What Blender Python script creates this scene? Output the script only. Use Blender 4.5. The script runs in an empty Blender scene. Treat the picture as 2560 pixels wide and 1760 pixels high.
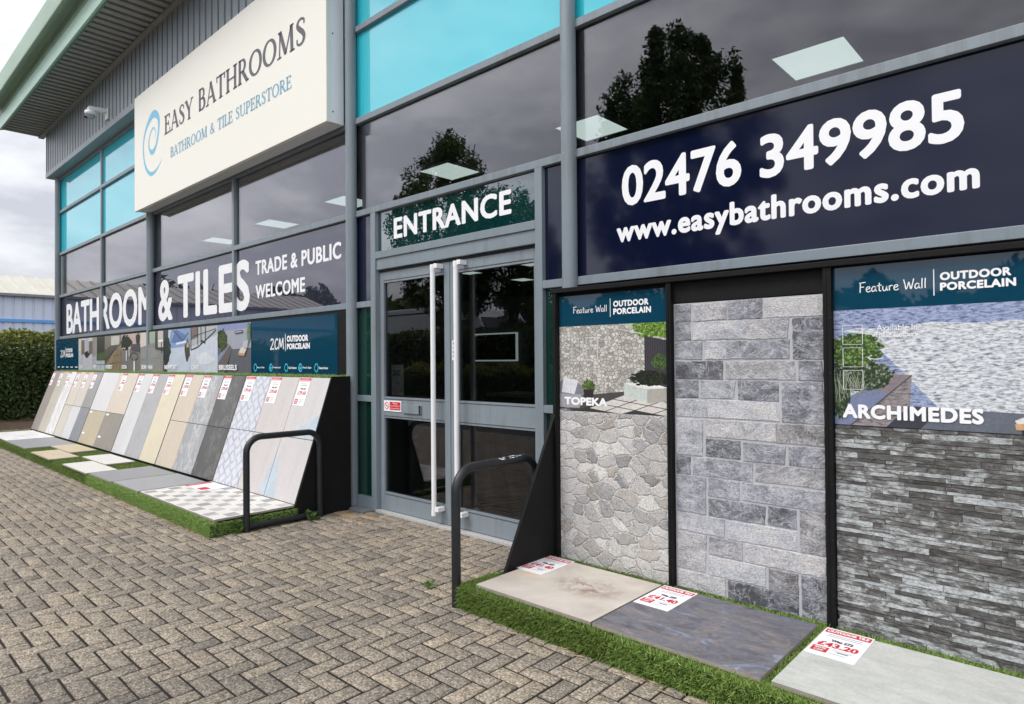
import bpy, math, random
import numpy as np
from mathutils import Matrix, Vector
random.seed(7); np.random.seed(7)
sc = bpy.context.scene
COL = sc.collection
R_ = math.radians

# ------------------------------------------------------------------ camera
cam_d = bpy.data.cameras.new('camera'); cam = bpy.data.objects.new('camera', cam_d); COL.objects.link(cam)
sc.camera = cam
cam_d.sensor_width = 36; cam_d.lens = 1613.13/2560*36; cam_d.clip_start = 0.05; cam_d.clip_end = 1500
th, pt, rl = R_(42.6519), R_(0.687), R_(-0.4612)
fw = Vector((-math.sin(th)*math.cos(pt), math.cos(th)*math.cos(pt), math.sin(pt)))
r0 = Vector((math.cos(th), math.sin(th), 0)); u0 = r0.cross(fw)
rr = r0*math.cos(rl)+u0*math.sin(rl); uu = rr.cross(fw)
cam.matrix_world = Matrix(((rr.x, uu.x, -fw.x, 0), (rr.y, uu.y, -fw.y, 0), (rr.z, uu.z, -fw.z, 1.5), (0, 0, 0, 1)))

# ------------------------------------------------------------------ light
sc.view_settings.view_transform = 'Standard'; sc.view_settings.look = 'None'
sc.view_settings.gamma = 1; sc.view_settings.exposure = 0.62
sc.cycles.use_denoising = True
sc.cycles.max_bounces = 8; sc.cycles.transparent_max_bounces = 12
SUN_AZ, SUN_EL = 205.0, 52.0           # compass style: direction the sun stands in, measured from +Y clockwise
world = bpy.data.worlds.new('World'); sc.world = world; world.use_nodes = True
nt = world.node_tree; nt.nodes.clear()
def wn(t, **kw):
    n = nt.nodes.new(t)
    for k, v in kw.items(): setattr(n, k, v)
    return n
sky = wn('ShaderNodeTexSky', sky_type='NISHITA', sun_disc=False)
sky.sun_elevation = R_(SUN_EL); sky.sun_rotation = R_(SUN_AZ)
tc = wn('ShaderNodeTexCoord'); mp = wn('ShaderNodeMapping'); mp.inputs['Scale'].default_value = (1, 1, 2.4)
n1 = wn('ShaderNodeTexNoise'); n1.inputs['Scale'].default_value = 3.4; n1.inputs['Detail'].default_value = 7; n1.inputs['Roughness'].default_value = .52
cr = wn('ShaderNodeValToRGB'); e = cr.color_ramp.elements
e[0].position = .41; e[0].color = (5.6, 5.7, 6.3, 1); e[1].position = .59; e[1].color = (9.2, 9.25, 9.5, 1)
e2 = cr.color_ramp.elements.new(.5); e2.color = (7.7, 7.8, 8.2, 1)
mx = wn('ShaderNodeMix', data_type='RGBA'); mx.inputs['Factor'].default_value = .93
bg = wn('ShaderNodeBackground'); bg.inputs['Strength'].default_value = .1
wo = wn('ShaderNodeOutputWorld')
L = nt.links.new
sx = wn('ShaderNodeSeparateXYZ'); L(tc.outputs['Generated'], sx.inputs[0])
def wm(op, a, b, c=None):
    n = wn('ShaderNodeMath', operation=op)
    for i, q in enumerate((a, b, c)):
        if q is None: continue
        if isinstance(q, (int, float)): n.inputs[i].default_value = q
        else: L(q, n.inputs[i])
    return n.outputs[0]
# overcast: brighter towards the zenith and towards the veiled sun
k1 = wm('MULTIPLY_ADD', wm('MAXIMUM', sx.outputs[2], 0.0), .56, wm('MULTIPLY_ADD', wm('MAXIMUM', sx.outputs[0], 0.0), .4, .67))  # extra brightness on the right is added to lift right-facing sides
k2 = wm('MULTIPLY_ADD', wm('MAXIMUM', wm('MULTIPLY_ADD', sx.outputs[1], -.95, wm('MULTIPLY', sx.outputs[0], -.1)), 0.0), .62, k1)
vm = wn('ShaderNodeVectorMath', operation='SCALE'); L(cr.outputs['Color'], vm.inputs[0]); L(k2, vm.inputs['Scale'])
L(tc.outputs['Generated'], mp.inputs['Vector']); L(mp.outputs['Vector'], n1.inputs['Vector'])
n2 = wn('ShaderNodeTexNoise'); n2.inputs['Scale'].default_value = 9; n2.inputs['Detail'].default_value = 5; n2.inputs['Roughness'].default_value = .5; L(mp.outputs['Vector'], n2.inputs['Vector'])
L(wm('ADD', wm('MULTIPLY', n1.outputs['Fac'], .62), wm('MULTIPLY', n2.outputs['Fac'], .38)), cr.inputs['Fac'])
L(sky.outputs['Color'], mx.inputs['A']); L(vm.outputs[0], mx.inputs['B']); L(mx.outputs['Result'], bg.inputs['Color']); L(bg.outputs['Background'], wo.inputs['Surface'])
sd = bpy.data.lights.new('sun', 'SUN'); sd.energy = 1.3; sd.angle = R_(22); sd.color = (1, .96, .9)
sun = bpy.data.objects.new('sun', sd); COL.objects.link(sun)
sdir = Vector((math.sin(R_(SUN_AZ))*math.cos(R_(SUN_EL)), math.cos(R_(SUN_AZ))*math.cos(R_(SUN_EL)), math.sin(R_(SUN_EL))))
sun.rotation_euler = sdir.to_track_quat('Z', 'Y').to_euler(); sun.location = (0, -5, 12)

# ------------------------------------------------------------------ materials
def lin(c):
    c = c/255.0
    return c/12.92 if c <= .04045 else ((c+.055)/1.055)**2.4
def S(r, g, b, k=1.0): return (lin(r)*k, lin(g)*k, lin(b)*k)
class NT:
    def __init__(s, name):
        s.m = bpy.data.materials.new(name); s.m.use_nodes = True
        s.t = s.m.node_tree; s.t.nodes.clear(); s.out = s.t.nodes.new('ShaderNodeOutputMaterial')
    def n(s, typ, inp=None, **kw):
        n = s.t.nodes.new('ShaderNode'+typ)
        for k, v in kw.items(): setattr(n, k, v)
        for k, v in (inp or {}).items():
            if isinstance(v, bpy.types.NodeSocket): s.t.links.new(v, n.inputs[k])
            else:
                if isinstance(v, tuple) and len(v) == 3 and n.inputs[k].type == 'RGBA': v = (*v, 1)
                n.inputs[k].default_value = v
        return n
    def math(s, op, a, b=None, c=None):
        d = {0: a}
        if b is not None: d[1] = b
        if c is not None: d[2] = c
        return s.n('Math', d, operation=op).outputs[0]
    def coord(s, scale=(1, 1, 1), kind='Object', rot=(0, 0, 0)):
        t = s.n('TexCoord'); return s.n('Mapping', {'Vector': t.outputs[kind], 'Scale': scale, 'Rotation': rot}).outputs[0]
    def noise(s, vec, scale=5, detail=5, rough=.55, dist=0):
        return s.n('TexNoise', {'Vector': vec, 'Scale': scale, 'Detail': detail, 'Roughness': rough, 'Distortion': dist}).outputs['Fac']
    def ramp(s, fac, stops):
        r = s.n('ValToRGB', {'Fac': fac}); el = r.color_ramp.elements
        for i, (p, c) in enumerate(stops):
            x = el[i] if i < 2 else el.new(p)
            x.position = p; x.color = (*c, 1) if len(c) == 3 else c
        return r.outputs['Color']
    def mix(s, fac, a, b, blend='MIX'):
        n = s.n('Mix', data_type='RGBA', blend_type=blend)
        for k, v in (('Factor', fac), ('A', a), ('B', b)):
            i = [q for q in n.inputs if q.name == k and q.enabled][0]
            if isinstance(v, bpy.types.NodeSocket): s.t.links.new(v, i)
            else: i.default_value = (*v, 1) if isinstance(v, tuple) and len(v) == 3 else v
        return [q for q in n.outputs if q.enabled][0]
    def bump(s, h, strength=.3, dist=.01):
        return s.n('Bump', {'Height': h, 'Strength': strength, 'Distance': dist}).outputs[0]
    def fin(s, col, rough=.5, bump=None, **kw):
        d = {'Base Color': col, 'Roughness': rough}
        if bump is not None: d['Normal'] = bump
        for k, v in kw.items(): d[k.replace('_', ' ')] = v
        p = s.n('BsdfPrincipled', d); s.t.links.new(p.outputs[0], s.out.inputs[0]); return s.m
def mat(name, col, rough=.5, var=.12, scale=6, bump=0, bdist=.004, stretch=(1, 1, 1), fine=0, **kw):
    t = NT(name); v = t.coord(stretch)
    n = t.noise(v, scale, 6, .6)
    c = t.ramp(n, [(.25, tuple(x*(1-var) for x in col)), (.75, tuple(x*(1+var) for x in col))])
    if fine:
        f = t.noise(v, fine, 3, .7)
        c = t.mix(1.0, c, t.ramp(f, [(.3, (.82, .82, .82)), (.7, (1.12, 1.12, 1.12))]), 'MULTIPLY')
    b = t.bump(t.noise(v, max(fine, scale*8), 4), bump, bdist) if bump else None
    return t.fin(c, rough, b, **kw)
MT = {}
def glass_mat(name, tint, base=.05, wob=.0, k=.5):
    t = NT(name)
    lw = t.n('LayerWeight', {'Blend': .5}).outputs['Facing']
    f = t.math('MULTIPLY_ADD', t.math('POWER', lw, 1.7), k, base)
    f = t.math('MINIMUM', f, 1.0)
    gi = {'Color': (.97, .94, .99, 1), 'Roughness': .004}
    if wob:
        gi['Normal'] = t.bump(t.noise(t.coord(), 1.1, 1), wob, .02)
    g = t.n('BsdfGlossy', gi); tr = t.n('BsdfTransparent', {'Color': (*tint, 1)})
    m = t.n('MixShader', {0: f, 1: tr.outputs[0], 2: g.outputs[0]}); t.t.links.new(m.outputs[0], t.out.inputs[0]); return t.m
def film_mat(name, col, base=.07, k=.95, wob=.0, power=1.7, rough=.004):
    "opaque coloured film behind polished glass"
    t = NT(name)
    lw = t.n('LayerWeight', {'Blend': .5}).outputs['Facing']
    f = t.math('MINIMUM', t.math('MULTIPLY_ADD', t.math('POWER', lw, power), k, base), 1.0)
    gi = {'Color': (.95, .95, 1.0, 1), 'Roughness': rough}
    if wob: gi['Normal'] = t.bump(t.noise(t.coord(), 1.1, 1), wob, .02)
    g = t.n('BsdfGlossy', gi); d = t.n('BsdfDiffuse', {'Color': (*col, 1)})
    m = t.n('MixShader', {0: f, 1: d.outputs[0], 2: g.outputs[0]}); t.t.links.new(m.outputs[0], t.out.inputs[0]); return t.m
def emit_mat(name, col, s):
    t = NT(name); e = t.n('Emission', {'Color': (*col, 1), 'Strength': s}); t.t.links.new(e.outputs[0], t.out.inputs[0]); return t.m

def grimy(name, col, rough, dirt, amt, fine=200):
    t = NT(name); v = t.coord()
    c = t.ramp(t.noise(v, 2.2, 6, .6), [(.3, tuple(x*.93 for x in col)), (.7, tuple(x*1.06 for x in col))])
    c = t.mix(1.0, c, t.ramp(t.noise(v, fine, 3, .7), [(.3, (.86, .86, .86)), (.7, (1.1, 1.1, 1.1))]), 'MULTIPLY')
    st = t.noise(t.coord((14, 14, .7)), 1.0, 5, .65); bl = t.noise(v, 1.1, 5, .7)
    k = t.math('MULTIPLY', t.ramp(t.math('MULTIPLY', st, bl), [(.24, (0, 0, 0)), (.42, (1, 1, 1))]), amt)
    sp = t.ramp(t.noise(v, 34, 2, .5), [(.76, (0, 0, 0)), (.79, (1, 1, 1))])
    c = t.mix(k, c, dirt); c = t.mix(t.math('MULTIPLY', sp, .35), c, S(210, 212, 212))
    return t.fin(c, t.math('MULTIPLY_ADD', bl, .25, rough-.1), t.bump(t.noise(v, 240, 3), .07, .0006))
frame_m = grimy('grey_powder_coated_frame', S(128, 139, 147), .38, S(96, 96, 90), .55)
door_m = grimy('grey_door_frame', S(132, 142, 150), .36, S(92, 92, 90), .6)
glass_m = glass_mat('clear_glazing', (.62, .66, .66), .052, .05)
doorglass_m = glass_mat('door_glazing', (.50, .53, .53), .032, .04, .3)
greenglass_m = film_mat('dark_green_film_glass', S(14, 52, 44), .05, .35, .05)
navy_m = film_mat('navy_film_glass', S(15, 22, 50, .82), .02, .42, .05, 1.7, .06)
plum_m = film_mat('dark_window_vinyl', S(42, 41, 58), .055, .40, .05)
entr_m = film_mat('dark_teal_film_glass', S(8, 50, 52), .12, .7, .03)
cyan_m = film_mat('cyan_spandrel_glass', S(48, 204, 221, .86), .04, .5, .05)
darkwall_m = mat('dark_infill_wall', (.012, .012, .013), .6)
white_vinyl = mat('white_vinyl', (.86, .86, .88), .45, .02)
black_ply = mat('black_painted_board', (.0065, .0064, .0068), .65, .35, 9, bump=.25, fine=90, Specular_IOR_Level=.22)
black_steel = mat('black_powder_steel', (.0115, .0135, .0175), .42, .3, 20, bump=.1, bdist=.001)
white_plastic = mat('white_plastic', (.84, .84, .85), .35, .04, 5)
# corrugated cladding
clad_m = mat('grey_profiled_cladding', S(146, 153, 159), .45, .06, 2, fine=120)
soffit_m = mat('grey_soffit_sheet', S(150, 150, 146), .5, .1, 2, fine=100)
mint_m = mat('mint_green_fascia', S(172, 202, 187), .4, .1, 1.5, fine=60, stretch=(.4, 2, 2))
olive_m = mat('green_gutter_metal', S(158, 182, 162), .45, .15, 1.5, fine=60, stretch=(.4, 2, 2))
cream_m = mat('cream_sign_face', S(240, 237, 226), .4, .012, .7, stretch=(1, 1, .35))
signside_m = mat('white_sign_return', S(246, 250, 254), .22, .02, 2, Coat_Weight=1.0)
grey_letter = mat('grey_sign_letters', S(92, 90, 100), .5, .03)
blue_letter = mat('blue_sign_letters', S(128, 178, 202), .5, .03)
logo_m = mat('light_blue_swirl', S(122, 192, 222), .5, .03)
teal_m = film_mat('teal_printed_board', S(16, 62, 84), .035, .38, .03, 3.2, .02)
# tile materials ---------------------------------------------------
def tile_mat(name, col, var=.1, scale=3, stretch=(1, 1, 1), rough=.45, vein=None, fine=60, vs=1.6, vw=.03):
    t = NT(name); v = t.coord(stretch); col = tuple(x*k for x, k in zip(col, (.88, .87, .85)))
    c = t.ramp(t.noise(v, scale, 7, .65, .4), [(.28, tuple(x*(1-var) for x in col)), (.72, tuple(x*(1+var) for x in col))])
    f = t.noise(v, fine, 4, .7)
    c = t.mix(1.0, c, t.ramp(f, [(.3, (.9, .9, .9)), (.7, (1.08, 1.08, 1.08))]), 'MULTIPLY')
    if vein:
        n = t.noise(v, vs, 5, .6, 1.3)
        k = t.math('ABSOLUTE', t.math('SUBTRACT', n, .5))
        c = t.mix(t.ramp(k, [(0, (.85, .85, .85)), (vw, (0, 0, 0))]), c, vein)
    return t.fin(c, rough, t.bump(f, .06, .001))
TM = dict(
    brown_grey=tile_mat('brown_grey_porcelain', S(164, 158, 152), .08),
    beige=tile_mat('beige_porcelain', S(202, 196, 186), .07),
    marble=tile_mat('white_marble_porcelain', S(236, 236, 238), .03, vein=S(180, 176, 170), vw=.02),
    pinkcream=tile_mat('pale_pink_cream_porcelain', S(222, 212, 202), .06),
    cream=tile_mat('pale_cream_porcelain', S(216, 211, 202), .06),
    midgrey=tile_mat('mid_grey_porcelain', S(163, 163, 166), .1, 4),
    darkgrey=tile_mat('blue_grey_porcelain', S(150, 153, 160), .12, 4),
    offwhite=tile_mat('off_white_porcelain', S(224, 224, 228), .04),
    sand=tile_mat('sandy_porcelain', S(198, 188, 166), .08, 5),
    taupe=tile_mat('taupe_grey_porcelain', S(156, 151, 145), .07, 5),
    warmbeige=tile_mat('warm_beige_porcelain', S(220, 209, 197), .05),
    lightgrey=tile_mat('pale_grey_porcelain', S(218, 219, 222), .05, 3),
    lavgrey=tile_mat('lavender_grey_porcelain', S(178, 178, 182), .1, 4),
    yellowcream=tile_mat('yellow_cream_porcelain', S(224, 215, 192), .05, 5),
    tan=tile_mat('tan_beige_porcelain', S(212, 200, 184), .05, 4),
    veingrey=tile_mat('veined_grey_porcelain', S(166, 168, 172), .14, 3, (1, 1, .5), vein=S(196, 196, 198), vs=2.2),
    charcoal=tile_mat('charcoal_slate_porcelain', S(92, 93, 92), .2, 3, (1, 1, .5), vein=S(118, 118, 116), vs=1.3, vw=.015),
    concrete=tile_mat('warm_concrete_porcelain', S(205, 200, 200), .08, 3, (1.5, 1, .4)),
    concrete2=tile_mat('pale_concrete_porcelain', S(208, 205, 206), .08, 3, (1.5, 1, .4)),
    paleblue=tile_mat('pale_blue_glaze', S(188, 203, 216), .08, 6),
    greyslab=tile_mat('grey_outdoor_slab', S(150, 152, 158), .05, 9, fine=200),
    greyslab2=tile_mat('mid_grey_outdoor_slab', S(164, 166, 171), .06, 9, fine=200),
    buffslab=tile_mat('buff_outdoor_slab', S(206, 190, 162), .1, 5),
    whiteslab=tile_mat('white_outdoor_slab', S(226, 225, 222), .05, 8),
    edge=mat('raw_tile_edge', S(150, 142, 132), .8, .15, 30),
)
def lattice_mat():
    t = NT('blue_petal_pattern_porcelain'); tcx = t.n('TexCoord').outputs['Object']
    wob = t.n('TexNoise', {'Vector': tcx, 'Scale': 9.0}).outputs['Color']
    vv = t.n('VectorMath', {0: tcx, 1: t.n('VectorMath', {0: wob, 1: (.03, .03, .03)}, operation='MULTIPLY').outputs[0]}, operation='ADD').outputs[0]
    s = t.n('SeparateXYZ', {0: vv}); x, z = s.outputs[0], s.outputs[2]
    p, q = 1/.16, 1/.155
    sx = t.math('MULTIPLY', t.math('SINE', t.math('MULTIPLY', z, q*6.283)), .12)
    a = t.math('FRACT', t.math('ADD', t.math('ADD', t.math('MULTIPLY', x, p), t.math('MULTIPLY', z, q)), sx))
    b = t.math('FRACT', t.math('ADD', t.math('SUBTRACT', t.math('MULTIPLY', x, p), t.math('MULTIPLY', z, q)), sx))
    f = lambda k: t.ramp(t.math('ABSOLUTE', t.math('SUBTRACT', k, .5)), [(.1, (1, 1, 1)), (.17, (0, 0, 0))])
    m = t.mix(1.0, f(a), f(b), 'LIGHTEN')
    m = t.mix(1.0, m, t.ramp(t.noise(t.coord(), 14, 3), [(.35, (.35, .35, .35)), (.62, (1, 1, 1))]), 'MULTIPLY')
    return t.fin(t.mix(m, S(202, 203, 209), S(162, 167, 182)), .45)
TM['lattice'] = lattice_mat()
def mosaic_mat():
    t = NT('black_and_white_brick_mosaic_tile'); tcx = t.n('TexCoord').outputs['Object']
    s = t.n('SeparateXYZ', {0: tcx})
    v = t.n('CombineXYZ', {0: t.math('MULTIPLY', s.outputs[0], 1/.15), 1: t.math('MULTIPLY', s.outputs[1], 1/.122)}).outputs[0]
    fl = t.n('VectorMath', {0: v}, operation='FLOOR').outputs[0]
    sf = t.n('SeparateXYZ', {0: fl})
    chk = t.math('FLOORED_MODULO', t.math('ADD', sf.outputs[0], sf.outputs[1]), 2.0)
    rnd = t.n('TexWhiteNoise', {'Vector': fl}, noise_dimensions='3D').outputs['Value']
    streak = t.noise(t.coord((34, 3, 1)), 1.6, 5, .6)
    dark = t.math('MULTIPLY', chk, t.math('MULTIPLY_ADD', rnd, .55, .45))
    g = t.ramp(t.math('MULTIPLY', dark, t.math('MULTIPLY_ADD', streak, 2.6, -.55)), [(0, S(220, 217, 212)), (.75, S(142, 139, 136))])
    fr = t.n('SeparateXYZ', {0: t.n('VectorMath', {0: v}, operation='FRACTION').outputs[0]})
    ex = t.math('LESS_THAN', fr.outputs[0], .09); ey = t.math('LESS_THAN', fr.outputs[1], .07)
    return t.fin(t.mix(t.math('MAXIMUM', ex, ey), g, S(228, 227, 224)), .4)
TM['mosaic'] = mosaic_mat()
def bigtile1():
    t = NT('beige_stone_effect_porcelain'); v = t.coord()
    c = t.ramp(t.noise(v, 3.5, 8, .6, .8), [(.3, S(178, 168, 160)), (.5, S(194, 186, 176)), (.7, S(206, 199, 190))])
    d = t.n('VectorMath', {0: t.coord((1, 1.7, 1), rot=(0, 0, -.45)), 1: (.13, .02, .08)}, operation='DISTANCE').outputs['Value']
    msk = t.math('MULTIPLY', t.ramp(d, [(.08, (1, 1, 1)), (.3, (0, 0, 0))]), t.ramp(t.noise(v, 11, 8, .75, .8), [(.46, (0, 0, 0)), (.58, (1, 1, 1))]))
    c = t.mix(msk, c, S(138, 114, 98))
    d2 = t.n('VectorMath', {0: t.coord((1, 1.2, 1)), 1: (-.32, -.02, .08)}, operation='DISTANCE').outputs['Value']
    m2 = t.math('MULTIPLY', t.ramp(d2, [(.02, (1, 1, 1)), (.16, (0, 0, 0))]), t.ramp(t.noise(v, 9, 6), [(.4, (0, 0, 0)), (.7, (1, 1, 1))]))
    c = t.mix(m2, c, S(214, 180, 140))
    return t.fin(c, .5, t.bump(t.noise(v, 14, 8, .7), .15, .004))
def bigtile2():
    t = NT('blue_grey_slate_effect_porcelain'); v = t.coord((1, 1.9, 1), rot=(0, 0, .35))
    c = t.ramp(t.noise(v, 3.0, 9, .62, 1.6), [(.3, S(70, 72, 84)), (.42, S(98, 98, 108)), (.5, S(116, 115, 119)), (.56, S(100, 104, 120)), (.64, S(146, 149, 164)), (.72, S(108, 108, 114))])
    k = t.math('ABSOLUTE', t.math('SUBTRACT', t.noise(v, 1.7, 7, .6, 2.2), .52))
    c = t.mix(t.ramp(k, [(0, (.75, .75, .75)), (.022, (0, 0, 0))]), c, S(142, 126, 116)); c = t.mix(1.0, c, t.ramp(t.noise(v, 26, 7, .75), [(.3, (.7, .7, .7)), (.68, (1.2, 1.2, 1.2))]), 'MULTIPLY')
    return t.fin(c, .42, t.bump(t.noise(v, 9, 9, .7, 1), .25, .006))
def bigtile3():
    t = NT('pale_grey_limestone_porcelain'); v = t.coord((1, 2.4, 1), rot=(0, 0, .2))
    c = t.ramp(t.noise(v, 5, 9, .7, .5), [(.3, S(176, 178, 173)), (.7, S(205, 206, 201))])
    c = t.mix(1.0, c, t.ramp(t.noise(t.coord(), 70, 4, .7), [(.3, (.9, .9, .9)), (.6, (1.05, 1.05, 1.05))]), 'MULTIPLY')
    return t.fin(c, .5)
TM['big1'], TM['big2'], TM['big3'] = bigtile1(), bigtile2(), bigtile3()
def attr_noise_mat(name, ramp_stops, scale, stretch, rough, mulr=(.55, 1.35), fine=40, vein=None, bumps=.4, bd=.006, dist=1.0, tw=.35, warm=0):
    "per-piece tint attribute picks a tone; noise breaks it up"
    t = NT(name); v = t.coord(stretch)
    at = t.n('Attribute', attribute_name='tint', attribute_type='GEOMETRY').outputs['Fac']
    off = t.n('CombineXYZ', {0: t.math('MULTIPLY', at, 37.0), 1: t.math('MULTIPLY', at, 11.0)}).outputs[0]
    vv = t.n('VectorMath', {0: v, 1: off}, operation='ADD').outputs[0]
    n = t.noise(vv, scale, 9, .7, dist)
    c = t.ramp(t.math('ADD', t.math('MULTIPLY', at, tw), t.math('MULTIPLY_ADD', n, 1.6-tw, -.3+(.35-tw)*.1)), ramp_stops)
    if warm: c = t.mix(t.math('MULTIPLY', t.math('GREATER_THAN', t.math('FRACT', t.math('MULTIPLY', at, 7.3)), .72), t.math('MULTIPLY', n, warm)), c, S(196, 180, 158))
    f = t.noise(vv, fine, 5, .75)
    c = t.mix(1.0, c, t.ramp(f, [(.28, (mulr[0],)*3), (.7, (mulr[1],)*3)]), 'MULTIPLY')
    if vein:
        k = t.math('ABSOLUTE', t.math('SUBTRACT', t.noise(vv, scale*.7, 6, .65, 2.0), .5))
        c = t.mix(t.ramp(k, [(0, (.7, .7, .7)), (.02, (0, 0, 0))]), c, vein)
    return t.fin(c, rough, t.bump(t.math('ADD', n, t.math('MULTIPLY', f, .5)), bumps, bd))
ashlar_m = attr_noise_mat('grey_ashlar_stone_print', [(.18, S(80, 81, 87)), (.36, S(128, 130, 138)), (.5, S(158, 160, 168)), (.7, S(194, 195, 200)), (1.0, S(214, 207, 196))], 9, (1, 1, 1.5), .55, (.34, 1.5), 90, S(210, 212, 216), 1.0, .010, .5, .45, .28)
grout_m = mat('pale_grout', S(178, 178, 182), .8, .08, 20)
slate_m = attr_noise_mat('dark_split_slate_print', [(.22, S(54, 52, 51)), (.43, S(92, 90, 88)), (.54, S(124, 124, 122)), (.64, S(174, 178, 180)), (.95, S(208, 212, 214))], 10, (1, 1, 2.2), .5, (.35, 1.45), 85, None, .9, .008, .9, .28)
def rubble_mat():
    t = NT('irregular_rubble_stone_print'); s = t.n('SeparateXYZ', {0: t.n('TexCoord').outputs['Object']})
    v0 = t.n('CombineXYZ', {0: t.math('MULTIPLY', s.outputs[0], 8.6), 1: t.math('MULTIPLY', s.outputs[2], 12.5)}).outputs[0]
    wob = t.n('TexNoise', {'Vector': v0, 'Scale': 1.3, 'Detail': 4.0}).outputs['Color']
    v = t.n('VectorMath', {0: v0, 1: t.n('VectorMath', {0: wob, 1: (.8, .8, 0)}, operation='MULTIPLY').outputs[0]}, operation='ADD').outputs[0]
    w2 = t.n('TexNoise', {'Vector': v0, 'Scale': 4.5, 'Detail': 3.0}).outputs['Color']
    v = t.n('VectorMath', {0: v, 1: t.n('VectorMath', {0: w2, 1: (.3, .3, 0)}, operation='MULTIPLY').outputs[0]}, operation='ADD').outputs[0]
    ve = t.n('TexVoronoi', {'Vector': v, 'Scale': 1.0, 'Randomness': 1.0}, feature='DISTANCE_TO_EDGE', voronoi_dimensions='2D').outputs['Distance']
    vc = t.n('TexVoronoi', {'Vector': v, 'Scale': 1.0, 'Randomness': 1.0}, feature='F1', voronoi_dimensions='2D').outputs['Color']
    sep = t.n('SeparateColor', {0: vc})
    vo = t.n('VectorMath', {0: v, 1: t.n('VectorMath', {0: vc, 1: (20., 20., 0)}, operation='MULTIPLY').outputs[0]}, operation='ADD').outputs[0]
    nn = t.noise(vo, 2.2, 9, .72, 1.0)
    c = t.ramp(t.math('ADD', t.math('MULTIPLY', sep.outputs[0], .55), t.math('MULTIPLY', nn, .6)), [(.25, S(136, 135, 134)), (.42, S(178, 176, 174)), (.58, S(202, 200, 197)), (.8, S(222, 220, 216))])
    c = t.mix(t.math('MULTIPLY', sep.outputs[1], .4), c, S(166, 167, 176)); c = t.mix(t.math('MULTIPLY', t.math('GREATER_THAN', sep.outputs[2], .82), .45), c, S(146, 132, 118)); c = t.mix(t.math('MULTIPLY', t.math('LESS_THAN', sep.outputs[2], .14), .5), c, S(112, 112, 116))
    fn = t.noise(vo, 12, 6, .75)
    c = t.mix(1.0, c, t.ramp(fn, [(.3, (.46, .45, .44)), (.48, (1.02, 1.02, 1.02)), (.66, (1.3, 1.3, 1.3))]), 'MULTIPLY')
    c = t.mix(t.ramp(ve, [(.018, (1, 1, 1)), (.035, (0, 0, 0))]), c, S(222, 220, 216))
    cr_ = t.math('ABSOLUTE', t.math('SUBTRACT', t.noise(vo, 3.4, 8, .7, 1.6), .5))
    c = t.mix(t.ramp(cr_, [(0, (.8, .8, .8)), (.03, (0, 0, 0))]), c, S(104, 98, 92)); c = t.mix(t.ramp(t.math('ABSOLUTE', t.math('SUBTRACT', t.noise(vo, 4.6, 8, .7, 1.4), .47)), [(0, (.6, .6, .6)), (.03, (0, 0, 0))]), c, S(226, 224, 220))
    c = t.mix(t.ramp(ve, [(.035, (.0, .0, .0)), (.05, (.55, .55, .55)), (.1, (0, 0, 0))]), c, S(116, 110, 104))
    h = t.math('ADD', t.ramp(ve, [(.0, (0, 0, 0)), (.12, (1, 1, 1))]), t.math('MULTIPLY', fn, .9))
    return t.fin(c, .6, t.bump(h, .7, .009))
rubble_m = rubble_mat()
def brick_mat():
    t = NT('concrete_block_paving'); v = t.coord()
    at = t.n('Attribute', attribute_name='tint', attribute_type='GEOMETRY').outputs['Fac']
    c = t.ramp(at, [(0, S(116, 110, 103)), (.35, S(146, 136, 123)), (.7, S(161, 149, 132)), (1, S(174, 159, 138))])
    c = t.mix(.5, c, t.ramp(t.noise(v, .8, 6, .62), [(.32, S(118, 113, 108)), (.52, S(148, 140, 130)), (.72, S(160, 150, 135))]))
    c = t.mix(t.math('MULTIPLY', t.ramp(t.noise(v, .55, 4, .6, .6), [(.56, (0, 0, 0)), (.68, (1, 1, 1))]), .35), c, S(104, 99, 93))
    sp = t.n('TexVoronoi', {'Vector': v, 'Scale': 130., 'Randomness': 1.0}, feature='F1').outputs
    sep = t.n('SeparateColor', {0: sp['Color']})
    c = t.mix(1.0, c, t.ramp(sep.outputs[0], [(.0, (.42, .41, .40)), (.5, (.94, .93, .92)), (.76, (1.08, 1.07, 1.05)), (.9, (1.6, 1.58, 1.52))]), 'MULTIPLY')
    f = t.noise(v, 260, 3, .7)
    c = t.mix(1.0, c, t.ramp(f, [(.3, (.78, .78, .78)), (.7, (1.16, 1.16, 1.16))]), 'MULTIPLY')
    return t.fin(c, .85, t.bump(t.math('ADD', sep.outputs[0], f), .5, .003), Specular_IOR_Level=.3)
brick_m = brick_mat()
def sand_joint():
    t = NT('dark_jointing_sand_and_moss'); v = t.coord()
    c = t.ramp(t.noise(v, 2.2, 6, .65), [(.35, (.009, .008, .007)), (.6, (.02, .015, .010)), (.76, (.034, .034, .012))])
    return t.fin(c, .95, t.bump(t.noise(v, 90, 4), .6, .005))
joint_m = sand_joint()
asphalt_m = mat('worn_asphalt', (.055, .055, .057), .9, .2, 1.2, bump=.5, fine=90)
yellow_m = mat('yellow_road_paint', (.55, .42, .06), .8, .2, 9)
soil_m = mat('bark_mulch', (.075, .045, .026), .95, .5, 9, bump=.8, bdist=.03, fine=60)
sand_m = mat('orange_sand', S(170, 142, 110), .95, .2, 12, fine=120)
def leaf_mat(name, stops, rough=.55, trans=.25):
    t = NT(name); at = t.n('Attribute', attribute_name='tint', attribute_type='GEOMETRY').outputs['Fac']
    c = t.ramp(at, stops)
    d = t.n('BsdfPrincipled', {'Base Color': c, 'Roughness': rough}); tr = t.n('BsdfTranslucent', {'Color': c})
    m = t.n('MixShader', {0: trans, 1: d.outputs[0], 2: tr.outputs[0]}); t.t.links.new(m.outputs[0], t.out.inputs[0]); return t.m
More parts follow.
